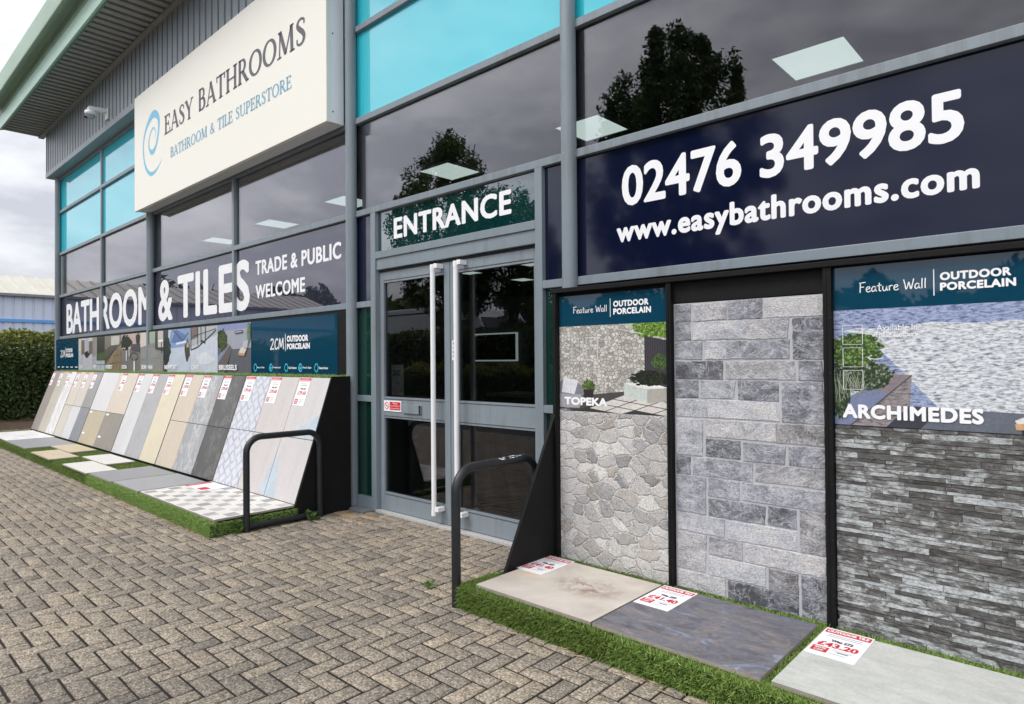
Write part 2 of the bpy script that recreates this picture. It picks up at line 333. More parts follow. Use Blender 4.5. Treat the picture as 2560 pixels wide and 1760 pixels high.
turf_dark = leaf_mat('artificial_turf_dark', [(0, (.085, .14, .024)), (.55, (.185, .28, .055)), (1, (.34, .43, .13))])
turf_light = leaf_mat('artificial_turf_light', [(0, (.15, .25, .05)), (.55, (.29, .44, .12)), (1, (.45, .58, .22))])
turf_base = mat('turf_backing', (.03, .06, .012), .95, .3, 40, bump=.5)
hedge_m = leaf_mat('hedge_leaves', [(0, (.028, .048, .014)), (.5, (.09, .14, .034)), (.8, (.2, .22, .045)), (1, (.36, .36, .07))])
hedgein_m = mat('hedge_inner', (.006, .009, .004), .95)
tree_m = leaf_mat('tree_leaves', [(0, (.03, .06, .016)), (.6, (.08, .13, .032)), (1, (.15, .20, .05))])
bark_m = mat('tree_bark', (.06, .05, .04), .9, .4, 14, bump=.6)
weed_m = leaf_mat('weed_leaves', [(0, (.05, .12, .02)), (1, (.16, .28, .05))])
# pictures on the posters
PC = {}
def pc(r, g, b, rough=.35, var=.12, scale=9):
    k = (r, g, b)
    if k not in PC: PC[k] = mat('poster_ink_%d_%d_%d' % k, S(r, g, b), rough, var, scale, fine=70)
    return PC[k]
red_m = mat('red_print', S(205, 44, 52), .5, .03); ink_m = mat('dark_print', S(70, 60, 66), .5, .03)
paper_m = mat('white_card', S(240, 240, 243), .45, .015)

# ------------------------------------------------------------------ text: outlines of the built-in font, a serif and a handwriting of strokes
BODIES = ['BATHROOM', 'BATHROO', '&', 'TILES', 'TRADE & PUBLIC', 'WELCOME', '02476', '349985', 'www.easybathrooms.com', 'ENTRANCE', 'OUTDOOR', 'PORCELAIN',
          'TOPEKA', 'ARCHIMEDES', 'DONOVAN', 'NEWPORT', 'CAVE', 'BRUSSELS', 'KODA', 'FOREST', 'CLAY', 'MIST', 'OUTDOOR TILE', '£41.40', '£43.20', '£39.60', 'Was £69', 'Was £72', 'Was £66', '40%', 'OFF',
          'Please', 'no smoking in', 'these premises', 'PULL', 'Available In', 'These Colours', 'SALE', 'Easy to Clean', 'Frostproof', 'Fade Resistant', 'Moss & Algae', 'Seamless', 'Suitable for outdoor use', 'P', 'U', 'L']
TX = {}
def make_text():
    tmp = []
    for b in BODIES:
        c = bpy.data.curves.new('t', 'FONT'); c.body = b; c.size = 1; c.resolution_u = 4; c.space_character = 1.09 if b in ('ENTRANCE', 'www.easybathrooms.com', 'TILES', 'OUTDOOR', 'PORCELAIN', 'ARCHIMEDES', 'TRADE & PUBLIC', 'WELCOME') else 1.0
        o = bpy.data.objects.new('t', c); COL.objects.link(o); tmp.append((b, o, c))
    dg = bpy.context.evaluated_depsgraph_get(); dg.update()
    for b, o, c in tmp:
        me = bpy.data.meshes.new_from_object(o.evaluated_get(dg))
        vs = np.array([v.co[:2] for v in me.vertices]); fs = [tuple(p.vertices) for p in me.polygons]
        lo, hi = vs.min(0), vs.max(0); TX[b] = (vs-lo, fs, hi-lo); bpy.data.meshes.remove(me)
    for b, o, c in tmp: bpy.data.objects.remove(o); bpy.data.curves.remove(c)
make_text()
def catmull(P, n=8):
    P = [np.array(p, float) for p in P]; Q = [2*P[0]-P[1]]+P+[2*P[-1]-P[-2]]; out = []
    for i in range(1, len(Q)-2):
        a, b, c, d = Q[i-1:i+3]
        for k in range(n):
            t = k/n; out.append(.5*((2*b)+(c-a)*t+(2*a-5*b+4*c-d)*t*t+(3*b-a-3*c+d)*t**3))
    out.append(P[-1]); return np.array(out)
def ribbon(P):
    "P: rows x, y, width -> vertices and faces of a flat stroke"
    P = np.array(P, float); d = np.gradient(P[:, :2], axis=0); d /= np.maximum(np.linalg.norm(d, axis=1), 1e-9)[:, None]
    nrm = np.stack([-d[:, 1], d[:, 0]], 1)*P[:, 2:3]*.5
    vs = np.concatenate([P[:, :2]+nrm, P[:, :2]-nrm]); n = len(P)
    return vs, [(n+i, n+i+1, i+1, i) for i in range(n-1)]
TK, TN = .15, .058
def bar(x0, y0, x1, y1, w): return ribbon([(x0, y0, w), (x1, y1, w)])
def sf(x, y, l=.2): return bar(x-l/2, y, x+l/2, y, .045)
def arc(cx, cy, rx, ry, a0, a1, wx=TK, wy=TN, n=22):
    out = []
    for i in range(n+1):
        a = R_(a0+(a1-a0)*i/n); out.append((cx+math.cos(a)*rx, cy+math.sin(a)*ry, wy+(wx-wy)*abs(math.cos(a))))
    return ribbon(out)
SER = {
 'E': (.68, [bar(.17, 0, .17, 1, TK), bar(.1, .975, .58, .975, TN), bar(.17, .52, .46, .52, TN), bar(.1, .025, .62, .025, TN), bar(.57, .78, .57, 1, TN), bar(.47, .40, .47, .63, TN), bar(.62, 0, .60, .25, TN), sf(.12, .022), sf(.12, .978)]),
 'A': (.86, [bar(.12, 0, .42, 1, TN), bar(.40, 1, .74, 0, TK), bar(.22, .33, .6, .33, TN), sf(.12, .022, .24), sf(.74, .022, .26)]),
 'S': (.62, [ribbon(catmull([(.50, .74, .05), (.49, .88, .06), (.33, .965, .07), (.17, .90, .10), (.13, .76, .13), (.23, .62, .16), (.40, .46, .16), (.50, .28, .14), (.44, .1, .11), (.28, .035, .07), (.13, .1, .06), (.10, .27, .05)], 4))]),
 'Y': (.8, [bar(.12, 1, .40, .48, TK), bar(.70, 1, .42, .48, TN), bar(.41, 0, .41, .5, TK), sf(.12, .978, .24), sf(.70, .978, .22), sf(.41, .022, .26)]),
 'B': (.70, [bar(.17, 0, .17, 1, TK), bar(.1, .972, .36, .972, TN), bar(.17, .53, .36, .53, TN), bar(.1, .028, .36, .028, TN), arc(.34, .75, .18, .222, 90, -90, .13), arc(.36, .278, .22, .25, 90, -90, .15)]),
 'T': (.76, [bar(.38, 0, .38, 1, TK), bar(.06, .97, .70, .97, TN), bar(.075, .76, .06, 1, TN), bar(.685, .76, .70, 1, TN), sf(.38, .022, .28)]),
 'H': (.92, [bar(.18, 0, .18, 1, TK), bar(.74, 0, .74, 1, TK), bar(.18, .51, .74, .51, TN), sf(.18, .022, .28), sf(.18, .978, .28), sf(.74, .022, .28), sf(.74, .978, .28)]),
 'R': (.80, [bar(.17, 0, .17, 1, TK), bar(.1, .972, .36, .972, TN), bar(.17, .49, .36, .49, TN), arc(.34, .73, .2, .242, 90, -90, .13), bar(.36, .5, .70, .0, TK), sf(.17, .022, .26), sf(.73, .022, .16)]),
 'O': (.94, [arc(.47, .5, .36, .475, 0, 360, TK, TN, 36)]),
 'M': (1.10, [bar(.16, 0, .2, 1, TN), bar(.2, 1, .53, .06, TK), bar(.53, .04, .87, 1, TN), bar(.87, 1, .91, 0, TK), sf(.15, .022, .24), sf(.92, .022, .28), sf(.16, .978, .16), sf(.92, .978, .16)]),
 'I': (.36, [bar(.18, 0, .18, 1, TK), sf(.18, .022, .3), sf(.18, .978, .3)]),
 'L': (.62, [bar(.17, 0, .17, 1, TK), bar(.1, .028, .56, .028, TN), bar(.56, 0, .55, .26, TN), sf(.17, .978, .28)]),
 'U': (.86, [bar(.17, .3, .17, 1, TK), bar(.68, .3, .68, 1, TN), arc(.425, .31, .255, .28, 180, 360, .1), sf(.17, .978, .28), sf(.68, .978, .24)]),
 'P': (.68, [bar(.17, 0, .17, 1, TK), bar(.1, .972, .36, .972, TN), bar(.17, .46, .36, .46, TN), arc(.34, .716, .22, .257, 90, -90, .14), sf(.17, .022, .28)]),
 '&': (.84, [ribbon(catmull([(.74, .02, .1), (.5, .3, .13), (.28, .64, .11), (.25, .84, .08), (.38, .96, .06), (.5, .84, .07), (.42, .66, .06), (.18, .42, .1), (.12, .22, .13), (.25, .05, .09), (.46, .06, .06), (.64, .24, .06), (.70, .46, .05)], 4))]),
 ' ': (.42, [])}
HND = {'F': (.55, [[(.12, 1.0), (.10, .5), (.08, 0)], [(.02, .97), (.3, 1.0), (.55, 1.02)], [(.1, .52), (.28, .55), (.4, .55)]]),
 'e': (.46, [[(.05, .27), (.2, .3), (.36, .4), (.3, .54), (.14, .5), (.06, .28), (.12, .06), (.28, .02), (.42, .12)]]),
 'a': (.5, [[(.38, .46), (.22, .54), (.07, .34), (.08, .1), (.2, .04), (.34, .2), (.39, .5), (.38, .2), (.46, .02)]]),
 't': (.42, [[(.2, .86), (.18, .4), (.2, .08), (.34, .03)], [(.02, .56), (.2, .6), (.38, .62)]]),
 'u': (.5, [[(.06, .5), (.06, .18), (.16, .02), (.3, .1), (.38, .5), (.38, .2), (.45, .02)]]),
 'r': (.4, [[(.08, .5), (.09, .02)], [(.09, .3), (.2, .5), (.36, .5)]]),
 'W': (.85, [[(.04, 1.0), (.14, .5), (.22, .03), (.36, .4), (.44, .72), (.52, .35), (.6, .03), (.72, .5), (.82, 1.02)]]),
 'l': (.24, [[(.12, 1.0), (.1, .5), (.1, .02)]]),
 '2': (.6, [[(.06, .8), (.2, .98), (.42, .9), (.4, .62), (.2, .28), (.03, .03), (.3, .04), (.56, .05)]]),
 'C': (.58, [[(.52, .84), (.38, .98), (.16, .76), (.08, .4), (.18, .08), (.36, .04), (.52, .2)]]),
 'M': (.9, [[(.06, 0), (.14, .5), (.24, .98), (.34, .5), (.42, .2), (.56, .6), (.7, 1.0), (.72, .5), (.78, .0)]]),
 ' ': (.34, [])}
def glyph_run(text, table, hand=0):
    vs, fs, x, k = [], [], 0.0, 0
    for ch in text:
        w, st = table[ch]
        for s_ in st:
            if hand: s_ = ribbon([(p[0], p[1], hand) for p in catmull(s_, 5)])
            v = s_[0]+np.array([x, 0]); fs += [tuple(i+k for i in f) for f in s_[1]]; vs.append(v); k += len(v)
        x += w
    vs = np.concatenate(vs); lo, hi = vs.min(0), vs.max(0)
    return vs-lo, fs, hi-lo
TX['serif1'] = glyph_run('EASY', SER); TX['serif2'] = glyph_run('BATHROOMS', SER); TX['serif3'] = glyph_run('BATHROOM & TILE SUPERSTORE', SER)
TX['hand1'] = glyph_run('Feature Wall', HND, .066); TX['hand2'] = glyph_run('2CM', HND, .1)

# ------------------------------------------------------------------ mesh builder
ORG = {}
def facade(y):  return lambda u, v, d: (u, y-d, v)              # print on an upright face looking towards -Y
def ground(z):  return lambda u, v, d: (u, v, z+d)              # print on a level face
class MB:
    def __init__(s): s.v = []; s.f = []; s.fm = []; s.mats = []; s.tint = None
    def mi(s, m):
        if m not in s.mats: s.mats.append(m)
        return s.mats.index(m)
    def raw(s, vs, fs, m, tint=None):
        k = len(s.v); i = s.mi(m); s.v += [tuple(map(float, p)) for p in vs]
        for f in fs: s.f.append(tuple(k+j for j in f)); s.fm.append(i)
        if tint is not None:
            if s.tint is None: s.tint = []
            s.tint += [tint]*len(fs)
        return s
    def poly(s, pts, m): return s.raw(pts, [tuple(range(len(pts)))], m)
    def box(s, x0, x1, y0, y1, z0, z1, m, tint=None):
        v = [(x, y, z) for z in (z0, z1) for y in (y0, y1) for x in (x0, x1)]
        return s.raw(v, [(0, 2, 3, 1), (4, 5, 7, 6), (0, 1, 5, 4), (2, 6, 7, 3), (0, 4, 6, 2), (1, 3, 7, 5)], m, tint)
    def extr(s, prof, x0, x1, m, axis=0, closed=True):
        "profile of (a, b) points carried along an axis; 0: (y, z) along x, 1: (x, z) along y, 2: (x, y) along z"
        P = {0: lambda t, a, b: (t, a, b), 1: lambda t, a, b: (a, t, b), 2: lambda t, a, b: (a, b, t)}[axis]
        n = len(prof); v = [P(x0, *p) for p in prof]+[P(x1, *p) for p in prof]
        f = [(i, (i+1) % n, n+(i+1) % n, n+i) for i in range(n if closed else n-1)]
        if closed: f += [tuple(range(n))[::-1], tuple(range(n, 2*n))]
        return s.raw(v, f, m)
    def tube(s, path, r, m, n=14, cap=True):
        path = [Vector(p) for p in path]; rs = r if isinstance(r, (list, tuple)) else [r]*len(path)
        vs, fs = [], []; t0 = (path[1]-path[0]).normalized(); ref = Vector((0, 0, 1)) if abs(t0.z) < .9 else Vector((1, 0, 0))
        a = t0.cross(ref).normalized()
        for i, p in enumerate(path):
            t = (path[min(i+1, len(path)-1)]-path[max(i-1, 0)]).normalized()
            a = (a-t*a.dot(t)).normalized(); b = t.cross(a)
            vs += [p+(a*math.cos(q*2*math.pi/n)+b*math.sin(q*2*math.pi/n))*rs[i] for q in range(n)]
        for i in range(len(path)-1):
            fs += [(i*n+q, i*n+(q+1) % n, (i+1)*n+(q+1) % n, (i+1)*n+q) for q in range(n)]
        if cap:
            k = len(vs); vs += vs[:n]+vs[(len(path)-1)*n:len(path)*n]; fs += [tuple(range(k, k+n))[::-1], tuple(range(k+n, k+2*n))]
        return s.raw(vs, fs, m)
    def text(s, key, mp, box, m, bold=0.0, d=.001, rot=None):
        "fit a run of text into box (u0, u1, v0, v1) of a face; bold thickens the strokes by that many metres"
        vs, fs, sz = TX[key]; u0, u1, v0, v1 = box; bx, by = bold if isinstance(bold, tuple) else (bold, bold)
        q = vs/sz*np.array([u1-u0-2*bx, v1-v0-2*by])+np.array([u0+bx, v0+by])
        offs = [(0, 0)]+([(bx*math.cos(a*math.pi/6), by*math.sin(a*math.pi/6)) for a in range(12)] if bx else [])
        for i, (a, b) in enumerate(offs):
            s.raw([mp(x+a, y+b, d+i*.00008) for x, y in q], fs, m)
        return s
    def shape(s, mp, pts, m, d=.001): return s.raw([mp(u, v, d) for u, v in pts], [tuple(range(len(pts)))], m)
    def rect(s, mp, u0, u1, v0, v1, m, d=.001): return s.shape(mp, [(u0, v0), (u1, v0), (u1, v1), (u0, v1)], m, d)
    def stroke(s, mp, rows, m, d=.001):
        v, f = ribbon(rows); return s.raw([mp(a, b, d) for a, b in v], f, m)
    def build(s, name, parent=None, smooth=False, bevel=0, **props):
        v = np.array(s.v, float)
        if parent is not None: o0 = ORG[parent.name]
        else: o0 = np.array([(v[:, 0].min()+v[:, 0].max())/2, (v[:, 1].min()+v[:, 1].max())/2, v[:, 2].min()])
        me = bpy.data.meshes.new(name); me.from_pydata((v-o0).tolist(), [], s.f)
        for m in s.mats: me.materials.append(m)
        me.polygons.foreach_set('material_index', s.fm)
        if smooth: me.polygons.foreach_set('use_smooth', [True]*len(s.f))
        if s.tint is not None:
            a = me.attributes.new('tint', 'FLOAT', 'FACE'); a.data.foreach_set('value', s.tint)
        me.update()
        o = bpy.data.objects.new(name, me); COL.objects.link(o)
        if parent is not None: o.parent = parent
        else: o.location = o0
        ORG[o.name] = o0
        if bevel:
            b = o.modifiers.new('edge', 'BEVEL'); b.width = bevel; b.segments = 2; b.limit_method = 'ANGLE'
        for k, q in props.items(): o[k] = q
        return o
def thing(name, loc, label, category, group=None):
    o = bpy.data.objects.new(name, None); o.empty_display_size = .2; o.location = loc; COL.objects.link(o); ORG[o.name] = np.array(loc, float)
    o['label'] = label; o['category'] = category
    if group: o['group'] = group
    return o
def np_mesh(name, V, F, m, tint=None, parent=None, **props):
    "V (n,3), F (k,3|4) arrays"
    V = np.asarray(V, float); F = np.asarray(F)
    o0 = ORG[parent.name] if parent is not None else np.array([V[:, 0].mean(), V[:, 1].mean(), V[:, 2].min()])
    me = bpy.data.meshes.new(name); me.vertices.add(len(V)); me.vertices.foreach_set('co', (V-o0).ravel())
    k = F.shape[1]; me.loops.add(F.size); me.loops.foreach_set('vertex_index', F.ravel()); me.polygons.add(len(F))
    me.polygons.foreach_set('loop_start', np.arange(0, F.size, k)); me.polygons.foreach_set('loop_total', np.full(len(F), k))
    me.materials.append(m)
    if tint is not None:
        a = me.attributes.new('tint', 'FLOAT', 'FACE'); a.data.foreach_set('value', np.asarray(tint, float))
    me.update(calc_edges=True); me.validate()
    o = bpy.data.objects.new(name, me); COL.objects.link(o)
    if parent is not None: o.parent = parent
    else: o.location = o0
    ORG[o.name] = o0
    for a, b in props.items(): o[a] = b
    return o

# ================================================================== the setting
STRUCT = dict(kind='structure')
m = MB(); m.poly([(-400, -400, -.06), (400, -400, -.06), (400, 400, -.06), (-400, 400, -.06)], asphalt_m); m.build('ground', **STRUCT)
PX0, PX1, PY0, PY1 = -18.4, 6.0, -1.6, 3.9
m = MB(); m.box(PX0, PX1, PY0, PY1, -.058, -.0062, joint_m); m.build('paving_bed', **STRUCT)
def paving():
    rng = np.random.default_rng(3); m = MB(); vs, fs, ti = [], [], []; u = .1
    nx0, nx1, ny0, ny1 = int(PX0/u), int(PX1/u), int(PY0/u), int(PY1/u)
    for y in range(ny0, ny1):
        for x in range(nx0, nx1):
            k = (x-y) % 4
            if k == 0: w, h = 2, 1
            elif k == 3: w, h = 1, 2
            else: continue
            if x+w > nx1 or y+h > ny1: continue
            g = .0062; x0, y0, x1, y1 = x*u+g, y*u+g, (x+w)*u-g, (y+h)*u-g
            c = .0045; jx, jy = rng.normal(0, .0009, 2); z = rng.normal(0, .0009); tx, ty = rng.normal(0, .004, 2)
            x0 += jx; x1 += jx; y0 += jy; y1 += jy; k0 = len(vs); cx, cy = (x0+x1)/2, (y0+y1)/2
            for (a, b, e, zz) in ((0, 0, 0, -.03), (0, 0, 0, -.0035), (c, c, c, 0)):
                for (px, py) in ((x0+e, y0+e), (x1-e, y0+e), (x1-e, y1-e), (x0+e, y1-e)):
                    vs.append((px, py, z+zz+(px-cx)*tx+(py-cy)*ty))
            for r in (0, 4):
                for i in range(4): fs.append((k0+r+i, k0+r+(i+1) % 4, k0+r+4+(i+1) % 4, k0+r+4+i))
            fs.append((k0+8, k0+9, k0+10, k0+11)); ti += [float(np.clip(rng.normal(.5, .31), 0, 1))]*9
    np_mesh('paving', vs, fs, brick_m, ti, **STRUCT)
paving()
m = MB(); m.box(PX0, PX1, PY0-.13, PY0-.005, -.2, .0, mat('kerb_concrete', (.26, .25, .23), .85, .15, 8, fine=120)); m.build('kerb', bevel=.012, **STRUCT)
# mulch strip beyond the paving
def soil():
    rng = np.random.default_rng(5); nx, ny = 24, 70; V = []; F = []
    for j in range(ny+1):
        for i in range(nx+1):
            x = -22.5+4.08*i/nx; y = -9+14.0*j/ny; V.append((x, y, -.03+.09*min(1, i/3)*min(1, (nx-i)/3)+rng.normal(0, .022)))
    F = [(j*(nx+1)+i, j*(nx+1)+i+1, (j+1)*(nx+1)+i+1, (j+1)*(nx+1)+i) for j in range(ny) for i in range(nx)]
    np_mesh('soil_bed', V, F, soil_m, **STRUCT)
soil()
# yellow bay lines on the car park
m = MB()
for i in range(14):
    x = -34+i*2.5; m.box(x, x+.1, -8.2, -3.4, -.06, -.055, yellow_m)
m.box(-34, 1, -8.3, -8.2, -.06, -.055, yellow_m)
m.box(-20, -4, -3.5, -3.38, -.06, -.0545, yellow_m); m.box(-20, -4, -4.6, -4.48, -.06, -.0545, yellow_m)
for i in range(5): m.box(-13+i*.9, -12.9+i*.9, -6.4-i*.2, -5.2-i*.2, -.06, -.054, yellow_m)
m.build('road_markings', **STRUCT)

# ================================================================== the shop building
B = thing('shop_building', (-5.7, 12, 0), 'grey framed retail unit with cyan spandrel glass, double doors and green eaves', 'building')
GY = 3.84
COLX = [-17.5, -11.6, -5.735, -2.9, 2.95]
for x in COLX:
    MB().tube([(x, 3.785, 0), (x, 3.785, 5.72)], .058, frame_m, 28).build('column', B, smooth=True)
ZR = [1.12, 2.075, 3.015, 3.975, 4.93, 5.69]
bays = [(-17.5, -11.6), (-11.6, -5.735), (-5.735, -2.9), (-2.9, 2.95)]
def rail(x0, x1, z, h=.06): return MB().box(x0, x1, 3.80, 3.90, z-h/2, z+h/2, frame_m).build('transom', B, bevel=.003)
for i, (a, b) in enumerate(bays):
    for z in ZR[2:]: rail(a+.03, b-.03, z)
    if i != 2: rail(a+.03, b-.03, ZR[1], .062)
MX = [-14.35, -8.55, .03]
for x in MX: 
    zs = [ZR[1]-.03]+ZR[2:]
    for k in range(len(zs)-1):
        MB().box(x-.031, x+.031, 3.802, 3.898, zs[k]+(.061 if k == 0 else .03), zs[k+1]-.03, frame_m).build('mullion', B, bevel=.003)
# entrance framing
for x0, x1 in ((-5.425, -5.345), (-3.25, -3.178)):
    MB().box(x0, x1, 3.80, 3.92, 0, 2.985, frame_m).build('mullion', B, bevel=.003)
for x0, x1 in ((-5.69, -5.425), (-3.178, -2.95)):
    for z in ZR[:2]: rail(x0, x1, z, .06)
    MB().box(x0, x1, 3.802, 3.9, .0, .13, frame_m).build('sill', B, bevel=.003)
rail(-5.345, -3.25, 2.55, .068)
MB().box(-5.345, -3.25, 3.815, 3.93, 2.405, 2.516, frame_m).build('door_header', B, bevel=.004)
MB().box(-5.345, -3.25, 3.85, 3.93, 2.383, 2.405, black_steel).build('header_gap_shade', B)  # black strip standing in for the shade in the gap above the doors
def pane(x0, x1, z0, z1, m, name='window_pane', y=GY, t=.012): return MB().box(x0, x1, y, y+t, z0, z1, m).build(name, B)
EX = {0: [(-17.495, -14.38), (-14.32, -11.604)], 1: [(-11.596, -8.58), (-8.52, -5.739)], 2: [(-5.731, -2.904)], 3: [(-2.896, 0.0), (.06, 2.945)]}
for i in range(4):
    for a, b in EX[i]:
        pane(a, b, 3.045, 3.945, glass_m)
        pane(a, b, 4.005, 4.90, cyan_m, 'spandrel_panel'); pane(a, b, 4.96, 5.66, cyan_m, 'spandrel_panel')
for a, b in ((-17.495, -11.604), (-11.596, -5.739), (-2.896, 2.945)):
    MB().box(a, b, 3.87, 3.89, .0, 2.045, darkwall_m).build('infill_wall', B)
for a, b in ((-5.731, -5.425), (-3.178, -2.904)):
    pane(a, b, 2.105, 2.985, navy_m); pane(a, b, 1.15, 2.045, greenglass_m); pane(a, b, .13, 1.09, greenglass_m)
# doors
def door(x0, x1, gx0, gx1, hx, left):
    y0, y1 = 3.85, 3.905
    d = MB()
    d.box(x0, gx0, y0, y1, .03, 2.378, door_m); d.box(gx1, x1, y0, y1, .03, 2.378, door_m)
    d.box(gx0, gx1, y0+.002, y1, 2.272, 2.378, door_m); d.box(gx0, gx1, y0+.002, y1, .937, 1.145, door_m); d.box(gx0, gx1, y0+.002, y1, .03, .206, door_m)
    for z in (2.295, 1.125, .957, .186):                                   # glazing beads
        d.box(gx0+.001, gx1-.001, y0-.002, y0+.001, z-.0015, z+.0015, black_steel)
    o = d.build('door', B)
    MB().box(gx0, gx1, 3.872, 3.884, 1.145, 2.272, doorglass_m).build('upper_glass', o)
    MB().box(gx0, gx1, 3.872, 3.884, .206, .937, doorglass_m).build('lower_glass', o)
    h = MB(); h.tube([(hx, 3.775, .125), (hx, 3.775, 2.36)], .0225, white_plastic, 20)
    for z in (.135, 2.325): h.tube([(hx, 3.775, z-.022), (hx, 3.775, z+.03)], .0245, white_plastic, 20)
    h.build('handle', o, smooth=True)
    for z in (.17, 2.345):
        k = MB()
        for q in (0, .022): k.box(hx+.02+q, hx+.042+q+(.001 if q == 0 else 0), 3.765+q*.1, 3.85, z-.022+q*.1, z+.022-q*.1, white_plastic)
        k.build('handle_bracket', o, bevel=.003)
    if left:
        MB().box(-4.968, -4.70, 3.835, 3.85, .998, 1.078, door_m).box(-4.72, -4.70, 3.832, 3.835, .998, 1.078, black_steel).build('letter_plate', o, bevel=.003)
        s = MB(); f = facade(3.85); s.box(-5.275, -5.0, 3.846, 3.8495, 1.005, 1.11, paper_m); f = facade(3.846)
        s.rect(f, -5.18, -5.01, 1.018, 1.098, red_m, .0005)
        for a in range(24):
            t0, t1 = a*math.pi/12, (a+1)*math.pi/12; c = (-5.227, 1.058)
            s.shape(f, [(c[0]+.036*math.cos(t0), c[1]+.036*math.sin(t0)), (c[0]+.036*math.cos(t1), c[1]+.036*math.sin(t1)), (c[0]+.029*math.cos(t1), c[1]+.029*math.sin(t1)), (c[0]+.029*math.cos(t0), c[1]+.029*math.sin(t0))], red_m, .0006)
        s.stroke(f, [(-5.25, 1.08, .008), (-5.204, 1.036, .008)], red_m, .0007); s.rect(f, -5.24, -5.216, 1.055, 1.062, ink_m, .0004)
        s.text('Please', f, (-5.13, -5.06, 1.076, 1.094), paper_m, 0, .001); s.text('no smoking in', f, (-5.17, -5.02, 1.05, 1.068), paper_m, 0, .001); s.text('these premises', f, (-5.17, -5.02, 1.025, 1.043), paper_m, 0, .001)
        s.build('warning_sticker', o)
        s = MB(); f = facade(3.886); s.box(-5.2, -5.01, 3.886, 3.888, 1.16, 1.46, mat('grey_notice_paper', S(150, 150, 152), .8)); f = facade(3.886)
        s.text('SALE', f, (-5.18, -5.06, 1.35, 1.41), ink_m, .003, .0005)
        s.stroke(f, [(p[0], p[1], .008) for p in catmull([(-5.17, 1.2), (-5.15, 1.235), (-5.12, 1.21), (-5.14, 1.18), (-5.17, 1.2)], 5)], red_m, .0005)
        s.stroke(f, [(-5.1, 1.2, .005), (-5.03, 1.215, .005)], ink_m, .0005); s.stroke(f, [(-5.14, 1.3, .006), (-5.1, 1.27, .008), (-5.05, 1.3, .006)], ink_m, .0005)
        s.build('notice', o)
    else:
        s = MB(); f = facade(3.849); s.rect(f, -4.268, -4.225, 1.5, 1.675, paper_m, 0)
        for i, c in enumerate('PULL'): s.text(c, f, (-4.256, -4.237, 1.635-i*.037, 1.66-i*.037), ink_m, .001, .0006)
        s.build('pull_sticker', o)
    return o
door(-5.34, -4.297, -5.275, -4.37, -4.44, True)
door(-4.288, -3.255, -4.19, -3.305, -4.133, False)
MB().box(-5.345, -3.25, 3.79, 3.92, 0, .028, mat('aluminium_threshold', (.45, .45, .44), .45, .15, 30)).build('threshold', B, bevel=.004)
MB().box(-5.345, -3.25, 3.845, 3.92, .0282, .03, black_steel).build('door_gap_shade', B)  # thin black strip in place of the shade under the door leaves
# cladding, soffit, eaves
def profile(x0, x1, pitch=.2, gw=.055, depth=.06):
    p = []; x = x0
    while x < x1:
        p += [(x, 0), (min(x+pitch-gw, x1), 0)]
        if x+pitch-gw < x1: p += [(x+pitch-gw+.006, depth), (x+pitch-.006, depth)]
        x += pitch
    return p
m = MB()
pr = profile(-17.73, 3.2); n = len(pr)
v = [(x, 3.62+d, 5.83) for x, d in pr]+[(x, 3.62+d, 6.80) for x, d in pr]
m.raw(v, [(i, i+1, n+i+1, n+i) for i in range(n-1)], clad_m); m.box(-17.73, 3.2, 3.66, 3.86, 5.84, 6.86, clad_m); m.build('cladding', B)
MB().box(-17.76, 3.22, 3.605, 3.86, 5.72, 5.83, clad_m).build('flashing', B, bevel=.004)
MB().box(-17.755, -17.72, 3.61, 3.67, 5.83, 6.79, clad_m).build('corner_trim', B)
m = MB(); pr = profile(-18.2, 3.6, .2, .085, .11); n = len(pr)
v = [(x, 2.90, 6.77+d) for x, d in pr]+[(x, 3.57, 6.77+d) for x, d in pr]
m.raw(v, [(i, n+i, n+i+1, i+1) for i in range(n-1)], soffit_m); m.build('soffit', B)
MB().box(-18.2, 3.6, 3.55, 3.66, 6.735, 6.768, soffit_m).build('soffit_trim', B, bevel=.004)
MB().box(-18.2, 3.6, 2.87, 2.905, 6.76, 6.83, mat('dark_green_trim', S(88, 130, 108), .5, .1, 2)).build('eaves_trim', B)
MB().box(-18.2, 3.6, 2.83, 2.868, 6.745, 7.02, mint_m).build('fascia_board', B, bevel=.006)
gut = [(2.845, 7.032)]+[(2.845-.012-.035*(1-math.cos(t)), 7.04+.17*math.sin(t)) for t in [i*math.pi/2/6 for i in range(7)]]+[(2.74, 7.19), (2.68, 7.155), (2.635, 7.135), (2.62, 7.145), (2.615, 7.17), (2.60, 7.48), (2.66, 7.5), (2.845, 7.5)]
MB().extr(gut, -18.22, 3.6, olive_m).build('gutter', B)
rg = [(2.85, 7.03), (2.85, 7.49), (12, 8.6), (21.4, 7.49), (21.4, 7.03), (21, 6.85), (3.6, 6.85)]
MB().extr(rg, -18.19, 3.59, mat('grey_roof_sheet', S(140, 145, 148), .5, .08, 1)).build('roof', B)
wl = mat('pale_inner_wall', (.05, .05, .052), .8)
side = mat('grey_flank_cladding', S(132, 138, 142), .5, .05, 2)
MB().box(-17.56, -17.44, 3.9, 21, 0, 6.85, side).build('side_wall', B); MB().box(2.95, 3.15, 3.9, 21, 0, 6.85, side).build('side_wall', B)
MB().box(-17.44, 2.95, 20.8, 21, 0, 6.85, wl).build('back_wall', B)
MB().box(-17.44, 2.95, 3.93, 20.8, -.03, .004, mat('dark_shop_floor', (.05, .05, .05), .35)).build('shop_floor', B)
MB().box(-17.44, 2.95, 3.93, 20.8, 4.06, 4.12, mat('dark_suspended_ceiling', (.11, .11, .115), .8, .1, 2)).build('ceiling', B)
MB().box(-5.78, -5.70, 3.95, 4.25, .004, 3.9, mat('inner_column_casing', (.2, .2, .2), .7)).build('inner_partition', B)
